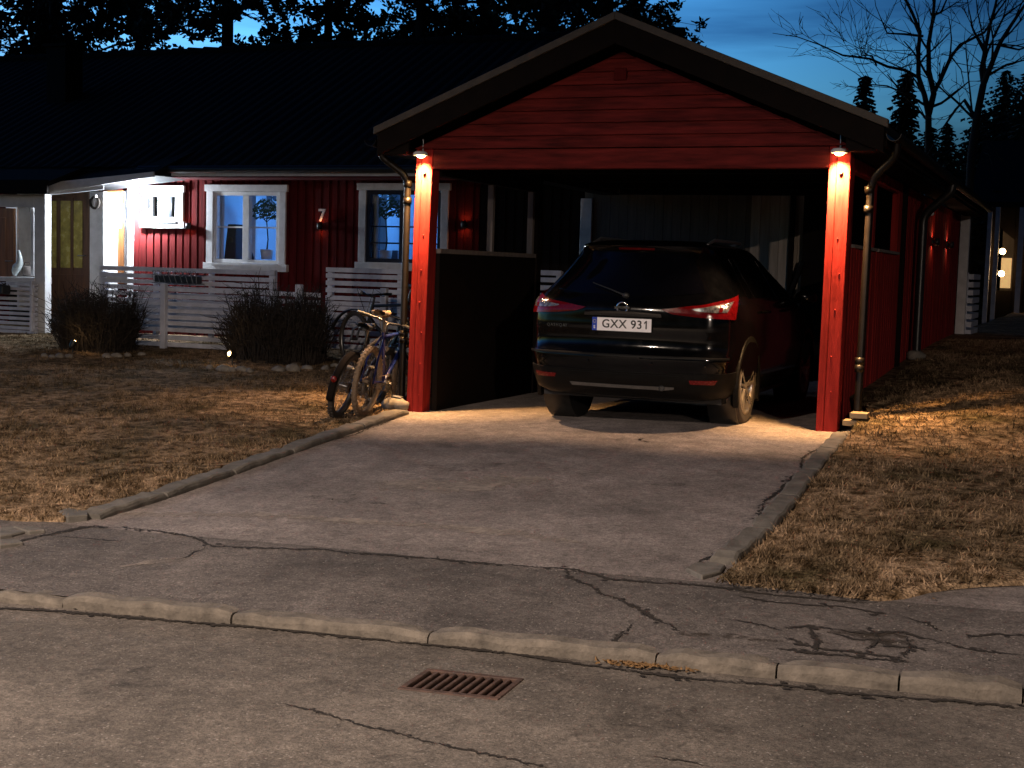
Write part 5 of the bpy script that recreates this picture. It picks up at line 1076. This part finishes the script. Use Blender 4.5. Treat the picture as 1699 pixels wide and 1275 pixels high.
# ------------------------------------------------------------------ shrubs, spotlights, stones
def shrub(u, v, wpx, hpx, lab, seed):
    rs_ = random.Random(seed); p = on_left(u, v); sx = wpx*.0068; h = hpx*.0068
    o = thing('shrub', (p[0], p[1]+.45, GL(p[0], p[1]+.45)), lab, 'shrub', 'leafless bushes in front of the house'); z0 = GL(p[0], p[1]+.45)
    b = MB()
    for k in range(900):
        t = rs_.uniform(-1, 1); y = rs_.uniform(-.42, .42)*math.sqrt(1-.8*t*t); x0 = p[0]+t*sx*.46; y0 = p[1]+.45+y*.9; hh = h*(.78+.22*math.sqrt(max(0, 1-t*t)))*rs_.uniform(.5, 1.06)*(.88+.16*math.sin(6.5*t+seed)+.07*math.sin(17*t))
        dx = t*sx*.06+rs_.gauss(0, .10); dy = y*.2+rs_.gauss(0, .09)
        P = [np.array((x0, y0, z0-.02)), np.array((x0+dx*.25+rs_.gauss(0, .02), y0+dy*.3, z0+hh*.35)), np.array((x0+dx*.65+rs_.gauss(0, .02), y0+dy*.7, z0+hh*.7)), np.array((x0+dx, y0+dy, z0+hh))]
        b.tube(P, [.008, .0065, .005, .0025], 3, False)
        for _ in range(5):
            i = rs_.choice((0, 1, 1, 2, 2)); f = rs_.random(); c = P[i]+(P[i+1]-P[i])*f; q = c+np.array((rs_.gauss(0, .11), rs_.gauss(0, .11), rs_.uniform(.0, .17)*h/.9)); b.tube([c, (c+q)/2+np.array((rs_.gauss(0, .015), rs_.gauss(0, .015), 0)), q], [.0045, .0035, .002], 3, False)
    b.build('twigs', M['twig'], o)
    b = MB()
    for k in range(26): a = rs_.uniform(-.8, .8); b.blob((p[0]+a*sx*.42, p[1]+.45+rs_.uniform(-.3, .3), z0-.01), rs_.uniform(.05, .12), 7, 5, .3, (1, 1, .35))
    b.build('soil_mound', M['soil'], o); return o
shrub(124, 584, 150, 122, 'leafless dark bush in front of the brown yellow paned door', 3)
shrub(428, 604, 186, 134, 'leafless dark bush below the wide blue window', 4)
def spot(u, v, lab, power, aim):
    p = on_left(u, v); z = GL(p[0], p[1]); o = thing('garden_spotlight', (p[0], p[1], z), lab, 'spotlight', 'lit garden spotlights at the bushes')
    b = MB(); b.tube([(p[0], p[1], z-.02), (p[0], p[1], z+.10)], .008, 8); b.build('spike', M['black'], o)
    b = MB(); d = np.array(aim, float); d /= np.linalg.norm(d); c = np.array((p[0], p[1], z+.13)); b.tube([c-d*.05, c-d*.03, c+d*.045], [.02, .036, .042], 14, False); b.tube([c-d*.052, c-d*.05], [.02, .02], 14); b.build('housing', M['black'], o)
    b = MB(); b.blob(c+d*.03, .032, 12, 8, 0, (1, 1, .8)); b.build('bulb', M['warm'], o)
    light('POINT', 'lamp_light', c+d*.075, power, (1, .62, .28), o, .02); return o
spot(386, 606, 'bright warm garden spotlight at the left foot of the bush below the blue window', 2.6, (-.45, -.75, .25))
spot(121, 588, 'dim warm garden spotlight under the bush by the brown door', 1.0, (.1, .3, .5))
def bed_stone(u, v, r, lab, sq):
    p = on_left(u, v); b = MB(); b.blob((p[0], p[1], GL(p[0], p[1])+r*.12), r, 10, 7, .14, sq); tag(b.build('bed_stone', M['stone']), lab, 'stone', 'stones edging the flower beds')
for i, (u, v, r, lab) in enumerate(((74, 592, .05, 'first bed stone from the left at the left bush'), (87, 593, .045, 'second bed stone from the left at the left bush'), (100, 593, .06, 'flat bed stone in front of the left garden spotlight'), (115, 593, .055, 'pointed bed stone right of the left garden spotlight'),
        (178, 593, .06, 'lone bed stone at the middle of the left bush'), (194, 592, .065, 'larger rounded bed stone right of the lone one'), (213, 591, .05, 'bed stone at the right end of the left bush'), (236, 589, .05, 'flat dark bed stone between the bushes'),
        (349, 612, .05, 'dark bed stone left of the bright garden spotlight'), (372, 615, .085, 'wide pale bed stone lit by the bright garden spotlight'), (386, 616, .05, 'small bed stone under the bright garden spotlight'), (401, 615, .065, 'round bed stone right of the bright garden spotlight'), (415, 617, .05, 'bed stone at the left foot of the right bush'),
        (463, 615, .07, 'grey bed stone at the middle of the right bush'), (487, 615, .09, 'broad low bed stone at the middle of the right bush'), (510, 612, .06, 'upright bed stone near the right end of the right bush'), (541, 613, .055, 'pale bed stone nearest the bicycles'), (556, 608, .05, 'last bed stone behind the bicycle wheel'))):
    bed_stone(u, v, r, lab, (1.3, .8, .7) if i % 2 else (1.0, .9, .85))
# stones and glints along the right wall
p = on_right(1519, 596); b = MB(); b.blob((p[0], p[1], p[2]+.04), .09, 9, 7, .15, (1.2, .9, .7)); tag(b.build('stone', M['stone']), 'pale stone under the outlet of the black downpipe', 'stone')
# ------------------------------------------------------------------ trees
def limb(b, rs_, p, d, L0, r, depth, spread=.55, up=.25, n=5, minr=.006, kids=3):
    P = [np.array(p)]; d = np.array(d, float); d /= np.linalg.norm(d); R = [r]
    for i in range(n):
        d = d+np.array([rs_.gauss(0, .13), rs_.gauss(0, .13), rs_.gauss(0, .10)+up*.12]); d /= np.linalg.norm(d); P.append(P[-1]+d*L0/n); R.append(r*(1-.62*(i+1)/n))
    b.tube(P, R, 5 if r > .02 else 3, False)
    if depth > 0:
        for k in range(kids):
            i = rs_.randint(1, n); e = d+np.array([rs_.gauss(0, spread), rs_.gauss(0, spread), rs_.gauss(.1, spread*.7)]); limb(b, rs_, P[i], e, L0*rs_.uniform(.42, .68), max(minr, R[i]*.6), depth-1, spread, up, max(3, n-1), minr, kids)
def bare_tree(trunk, limbs, y, lab, seed, r0, base):
    rs_ = random.Random(seed); o = thing('bare_tree', base, lab, 'tree', 'bare trees behind the carport')
    b = MB(); b.tube([base]+[at_y(u, v, y) for u, v in trunk], [r0*1.0]+[r0*.82*(1-.25*i/len(trunk)) for i in range(len(trunk))], 10); b.build('trunk', M['bark'], o)
    b = MB()
    for pxs, r, dy in limbs:
        P = [at_y(u, v, y)+np.array((0, dy*i/len(pxs), 0)) for i, (u, v) in enumerate(pxs)]; n = len(P); R = [r*(1-.6*i/(n-1)) for i in range(n)]; R = [q*.88 for q in R]; b.tube(P, R, 7, False)
        for i in range(n-1):
            L_ = np.linalg.norm(P[i+1]-P[i]); k = max(1, int(L_/.38))
            for _ in range(k):
                c = P[i]+(P[i+1]-P[i])*rs_.random(); d = (P[i+1]-P[i])/L_+np.array([rs_.gauss(0, .8), rs_.gauss(0, .8), rs_.gauss(.35, .45)]); limb(b, rs_, c, d, rs_.uniform(.6, 1.5), max(.011, R[i]*.5), 2, .6, .3, 4, .008, 3)
        limb(b, rs_, P[-1], P[-1]-P[-2], 1.3, R[-1], 2, .5, .3, 4, .006, 3)
    b.build('branches', M['bark'], o); return o
YT = 20.0; base = at_y(1541, 330, YT); base[2] = .3
bare_tree([(1541, 300), (1541, 230), (1541, 190)], [([(1541, 190), (1536, 160), (1527, 130), (1528, 90), (1532, 60), (1520, 30), (1500, -10)], .075, -1), ([(1541, 190), (1549, 155), (1540, 115), (1539, 70), (1545, 30), (1549, -20)], .085, .5), ([(1549, 155), (1560, 130), (1576, 90), (1590, 68), (1630, 45), (1650, 10)], .06, 1),
    ([(1527, 130), (1505, 120), (1480, 118), (1455, 109), (1415, 107), (1385, 95)], .045, -2), ([(1455, 109), (1447, 92), (1430, 92), (1425, 70)], .025, 0), ([(1495, 152), (1470, 140), (1440, 135), (1410, 112)], .025, 1), ([(1532, 60), (1500, 55), (1470, 52), (1458, 25)], .035, .5), ([(1576, 90), (1595, 115), (1600, 140)], .02, 0), ([(1530, 90), (1505, 88), (1480, 100)], .02, 1), ([(1549, 25), (1562, 20), (1575, -10)], .04, 0), ([(1541, 200), (1520, 178), (1495, 152)], .035, .5)],
    YT, 'bare branching tree standing just right of the two small spires of spruce', 11, .10, base)
base = at_y(1608, 360, 17); base[2] = .3
bare_tree([(1608, 330), (1612, 260), (1620, 200), (1632, 140)], [([(1620, 200), (1590, 172), (1565, 200), (1555, 215)][:2], .04, 0), ([(1632, 140), (1628, 115), (1634, 80), (1641, 40), (1650, 5), (1655, -25)], .06, .5), ([(1632, 140), (1645, 110), (1660, 75), (1680, 45), (1705, 10)], .07, -.5), ([(1640, 125), (1670, 105), (1700, 95)], .035, .5), ([(1622, 200), (1600, 165), (1585, 180), (1562, 212)], .05, .3), ([(1660, 75), (1690, 80), (1715, 70)], .03, .5), ([(1634, 80), (1615, 50), (1608, 15)], .03, 0), ([(1650, 60), (1665, 25), (1700, -5)], .03, .5)],
    17, 'bare tree with crooked trunk at the right edge of the photo', 12, .10, base)
def spruce(x, y, h, w, lab, seed, dens=1.0, z0=0.1, grp='dark conifers behind the carport', cut=.04):
    rs_ = random.Random(seed); o = thing('spruce', (x, y, z0), lab, 'tree', grp)
    b = MB(); b.tube([(x, y, z0), (x, y, z0+h*.97)], [w*.07, .015], 8); b.build('trunk', M['bark'], o)
    b = MB(); n = int(h*9*dens)
    for k in range(n):
        t = cut+(1-cut)*(k/n)**.8; z = z0+h*t; R = w*.5*((1-t)**.8)*rs_.uniform(.7, 1.15)+.06; a = rs_.uniform(0, 2*PI); nb_ = int(9*(1-t)+4)
        for m_ in range(nb_):
            a += 2*PI/nb_+rs_.gauss(0, .2); r = R*rs_.uniform(.7, 1.1); d = np.array((math.cos(a), math.sin(a), 0)); s = np.array((-d[1], d[0], 0)); st_ = max(2, int(r/.20))
            for i in range(st_):
                f = (i+.5)/st_; c = np.array((x, y, z))+d*r*f+np.array((0, 0, -r*.42*f+.12*r*f*f)); q = (.14+.14*(1-t))*(1.15-f*.45)*rs_.uniform(.7, 1.3)
                for sg in (-1, 1): e = s*sg*q+d*q*.5; b.add([c-d*q*.5, c+e+np.array((0, 0, -q*rs_.uniform(.2, .9))), c+d*q*.9+np.array((0, 0, -.03))], [(0, 1, 2)])
                b.add([c-d*q*.3+np.array((0, 0, q*.3)), c-d*q*.3-np.array((0, 0, q*.5)), c+d*q+np.array((0, 0, -q*.2))], [(0, 1, 2)])
    b.build('crown', M['needle'], o); return o
c = at_y(1437, 128, 26); spruce(c[0], 26, c[2], 2.9, 'shorter of the two small spruce spires above the carport roof', 21)
c = at_y(1505, 124, 24); spruce(c[0], 24, c[2], 3.5, 'taller dark spruce spire beside the bare tree', 22)
c = at_y(1672, 118, 42); spruce(c[0], 42, c[2], 11, 'broad dark spruce at the right edge behind the bare tree', 23)
c = at_y(1722, 95, 40); spruce(c[0], 40, c[2], 12, 'dark spruce cut off by the right edge of the photo', 24)
c = at_y(1572, 222, 35); spruce(c[0], 35, c[2]+.3, 4.0, 'low dark spruce between the carport roof and the bare trees', 25)
c = at_y(1545, 212, 37); spruce(c[0], 37, c[2], 5.5, 'low distant spruce behind the bare tree trunk', 26)
c = at_y(1628, 212, 44); spruce(c[0], 44, c[2]+.6, 9.0, 'distant low spruce behind the neighbouring house', 27)
c = at_y(1700, 190, 37); spruce(c[0], 37, c[2], 7.0, 'wide spruce just behind the neighbouring house roof', 28)
far = spruce(-24, 9, 9.0, 4.5, 'dark spruce beyond the left edge of the photo', 41, .8, grp='spruces beyond the left edge of the photo')
for k, (x, y, s_) in enumerate(((-26.5, 12, 1.1), (-23, 15, .95), (-29, 8, 1.2), (-30, 14, 1.0), (-34, 10, 1.15), (-21.5, 19, 1.2), (-27, 20, 1.25), (-38, 13, 1.2), (-33, 19, 1.1))):
    o = copy_tree(far); o.location = (x, y, .1); o.scale = (s_, s_, s_); o.rotation_euler = (0, 0, k*1.3)
# tall pines behind the house: three crown meshes shared by all
crowns = []
def pine_crown(seed, gap):
    rs_ = random.Random(seed); b = MB(); bb = MB()
    for k in range(50):
        z = 6.0+8.5*(k/50)**1.2+rs_.uniform(-.2, .2); a = rs_.uniform(0, 2*PI); r = (2.7 if z < 9 else 2.7*(15.2-z)/6.2+.4)*rs_.uniform(.55, 1.1); d = np.array((math.cos(a), math.sin(a), rs_.uniform(-.28, .12))); P = [np.array((0, 0, z))+d*r*f+np.array((0, 0, .12*math.sin(f*5+a))) for f in np.linspace(0, 1, 6)]
        bb.tube(P, [.045, .035, .028, .02, .014, .008], 5, False)
        for m_ in range(12):
            f = rs_.uniform(.25, 1.05); c0 = np.array((0, 0, z))+d*r*f; c = c0+np.array((rs_.gauss(0, .34), rs_.gauss(0, .34), rs_.gauss(-.02, .22))); bb.tube([c0, c], [.010, .005], 3, False)
            for q_ in range(26):
                e = np.array((rs_.gauss(0, 1), rs_.gauss(0, 1), rs_.gauss(.15, .8))); e /= np.linalg.norm(e); s = np.cross(e, (rs_.random(), rs_.random(), rs_.random())); s /= np.linalg.norm(s); l = rs_.uniform(.10, .22); w_ = rs_.uniform(.025, .06)
                g0 = c+np.array((rs_.gauss(0, .06), rs_.gauss(0, .06), rs_.gauss(0, .05))); b.add([g0-s*w_*.5, g0+e*l*.6+s*w_, g0+e*l, g0+e*l*.6-s*w_], [(0, 1, 2, 3)])
    return b, bb
PINES = [(88, 17.0, .11, 'pine with straight trunk above the left end of the roof'), (232, 18.5, .10, 'pine behind the roof, second from the left'), (378, 16.5, .15, 'pine with thick trunk in the open sky gap'), (545, 20, .12, 'pine behind the middle of the roof ridge'), (698, 17.5, .13, 'pine whose trunk rises left of the carport ridge'), (804, 18.5, .14, 'pine next to the carport ridge, left one'), (912, 16.5, .21, 'thickest pine trunk next to the carport ridge'), (1010, 19, .11, 'pine whose crown ends right of the carport ridge'), (-60, 18, .12, 'pine beyond the left edge of the photo')]
protos = []
for s_ in range(3):
    b, bb = pine_crown(31+s_, 0); o = thing('pine_tree', (0, 0, 0), 'pine', 'tree', 'tall pines behind the house', track=False)
    tb = MB(); tb.tube([(0, 0, -.2), (.03, .02, 5), (-.03, .03, 10), (0, 0, 14.5)], [1.15, 1.0, .75, .2], 12); tk = tb.build('trunk', M['bark'], o, world=False)
    b.build('crown', M['needle'], o, world=False); bb.build('branches', M['bark'], o, world=False); protos.append(o)
for i, (u, y, r, lab) in enumerate(PINES):
    p0 = protos[i % 3]; o = p0 if i < 3 else copy_tree(p0)
    p = at_y(u, 60, y); o.location = (p[0], y, .1 if i not in (7,) else .1); o.rotation_euler = (0, 0, [0, 2.1, 4.0, 1.3, 5.2, 3.1, .7, 2.6, 4.4][i]); o['label'] = lab
    zlow = 5.4
    for ch in o.children:
        if ch.name.startswith('trunk'): ch.scale = (r, r, 1)
# ------------------------------------------------------------------ neighbouring house at the right
NY = 30.0
nb = thing('neighbour_house', (at_y(1690, 500, NY)[0], NY, .2), 'dark neighbouring house with a warm lit porch at the right edge', 'house')
def nq(u, v, y=NY): return at_y(u, v, y)
xl_, xr_ = nq(1640, 450)[0], nq(1699, 450)[0]+12
zt, zb = nq(1670, 352)[2], .1
pu0, pu1 = nq(1656, 440)[0], nq(1681, 440)[0]
board_wall(nb, 'wall', M['dark'], 1, NY, xl_, pu0, zb, zt+.6, out=-1, pitch=.16, bw=.12); board_wall(nb, 'wall', M['dark'], 1, NY, pu1, xr_, zb, zt+.6, out=-1, pitch=.16, bw=.12)
b = MB(); zc, zd = nq(1656, 378)[2], nq(1681, 398)[2]; b.hexa([(pu0, NY-.02, zc), (pu1, NY-.02, zd), (pu1, NY+.1, zd), (pu0, NY+.1, zc), (pu0, NY-.02, zt+.5), (pu1, NY-.02, zt+.5), (pu1, NY+.1, zt+.5), (pu0, NY+.1, zt+.5)]); b.build('porch_gable', M['dark'], nb)
b = MB(); b.box(pu0, pu1, NY-.02, NY+.06, zb, nq(1668, 482)[2]); b.build('porch_rail', M['dark'], nb)
b = MB(); b.hexa([(pu0, NY+1.6, zb), (pu1+.4, NY+1.6, zb), (pu1+.4, NY+1.7, zb), (pu0, NY+1.7, zb), (pu0, NY+1.6, zt+.4), (pu1+.4, NY+1.6, zt+.4), (pu1+.4, NY+1.7, zt+.4), (pu0, NY+1.7, zt+.4)]); b.build('porch_wall', M['pale'], nb)
b = MB(); b.box(pu1+.02, pu1+.1, NY+.06, NY+1.6, zb, zt+.4); b.build('porch_side', M['pale'], nb)
b = MB(); b.hexa([(xl_-.6, NY-.7, zt+.1), (xr_, NY-.7, zt+.1), (xr_, NY+4, zt+2.2), (xl_-.6, NY+4, zt+2.2), (xl_-.6, NY-.7, zt+.25), (xr_, NY-.7, zt+.25), (xr_, NY+4, zt+2.4), (xl_-.6, NY+4, zt+2.4)]); b.build('roof', M['roof'], nb)
dz0, dz1 = nq(1675, 478, NY+1.5)[2], nq(1675, 428, NY+1.5)[2]
b = MB(); b.box(nq(1661, 450, NY+1.5)[0], nq(1678, 450, NY+1.5)[0], NY+1.52, NY+1.58, dz0, dz1); w = b.build('window', mat('lit_window', (.8, .6, .3), .5, .3, 5, emit=(1, .62, .25), estr=.55), nb)
for u, w_ in ((1638, .12), (1651, .12), (1691, .14)):
    b = MB(); x = nq(u, 450, NY-.8)[0]; b.box(x-w_/2, x+w_/2, NY-.85, NY-.73, .2, zt+.1); b.build('porch_post', M['fence'], nb)
for (u, v, lab) in ((1664, 417, 'upper warm globe lamp on the porch of the neighbouring house'), (1662, 454, 'lower warm globe lamp on the porch of the neighbouring house')):
    p = nq(u, v, NY-.3); o = thing('globe_lamp', p, lab, 'lamp', 'globe lamps on the neighbouring porch'); b = MB(); b.blob(p, .085, 14, 10); b.build('globe', M['warm'], o)
    b = MB(); b.tube([(p[0]-.02, NY-.02, p[2]), (p[0], p[1]+.07, p[2])], .015, 6); b.build('arm', M['black'], o)
    light('POINT', 'lamp_light', (p[0]+.0, p[1]-.12, p[2]), 7, (1, .6, .28), o, .06)
light('POINT', 'porch_light', ((pu0+pu1)/2, NY+.6, zt-.4), 7, (1, .6, .28), nb, .06)
# ------------------------------------------------------------------ street lamps that light the road
def street_lamp(x, y, h, power, lab, dirx, spot=True):
    o = thing('street_lamp', (x, y, -.3), lab, 'street lamp', 'street lamps along the road')
    b = MB(); b.tube([(x, y, -.4), (x, y, h*.5), (x, y, h-.3), (x+dirx[0]*.15, y+dirx[1]*.15, h-.05), (x+dirx[0]*1.0, y+dirx[1]*1.0, h+.08)], [.075, .06, .045, .04, .035], 12); b.build('pole', M['steel'], o)
    c = np.array((x+dirx[0]*1.2, y+dirx[1]*1.2, h+.06)); b = MB(); b.blob(c, .2, 16, 10, 0, (1.4, 1.0, .4)); b.build('lamp_head', M['black'], o)
    b = MB(); b.box(c[0]-.15, c[0]+.15, c[1]-.1, c[1]+.1, c[2]-.085, c[2]-.075); b.build('lens', M['warm'], o)
    light('SPOT', 'lamp_light', c-np.array((0, 0, .1)), power, (1, .80, .65), o, .12, spot_size=R_(168 if spot else 179), spot_blend=.62 if spot else .2); return o
street_lamp(-.7, -13.4, 6.0, 8500, 'street lamp standing across the road from the driveway', (.75, .66))
street_lamp(16.2, -25.0, 5.6, 10500, 'street lamp further along the road to the right', (-.1, 1.0), False)
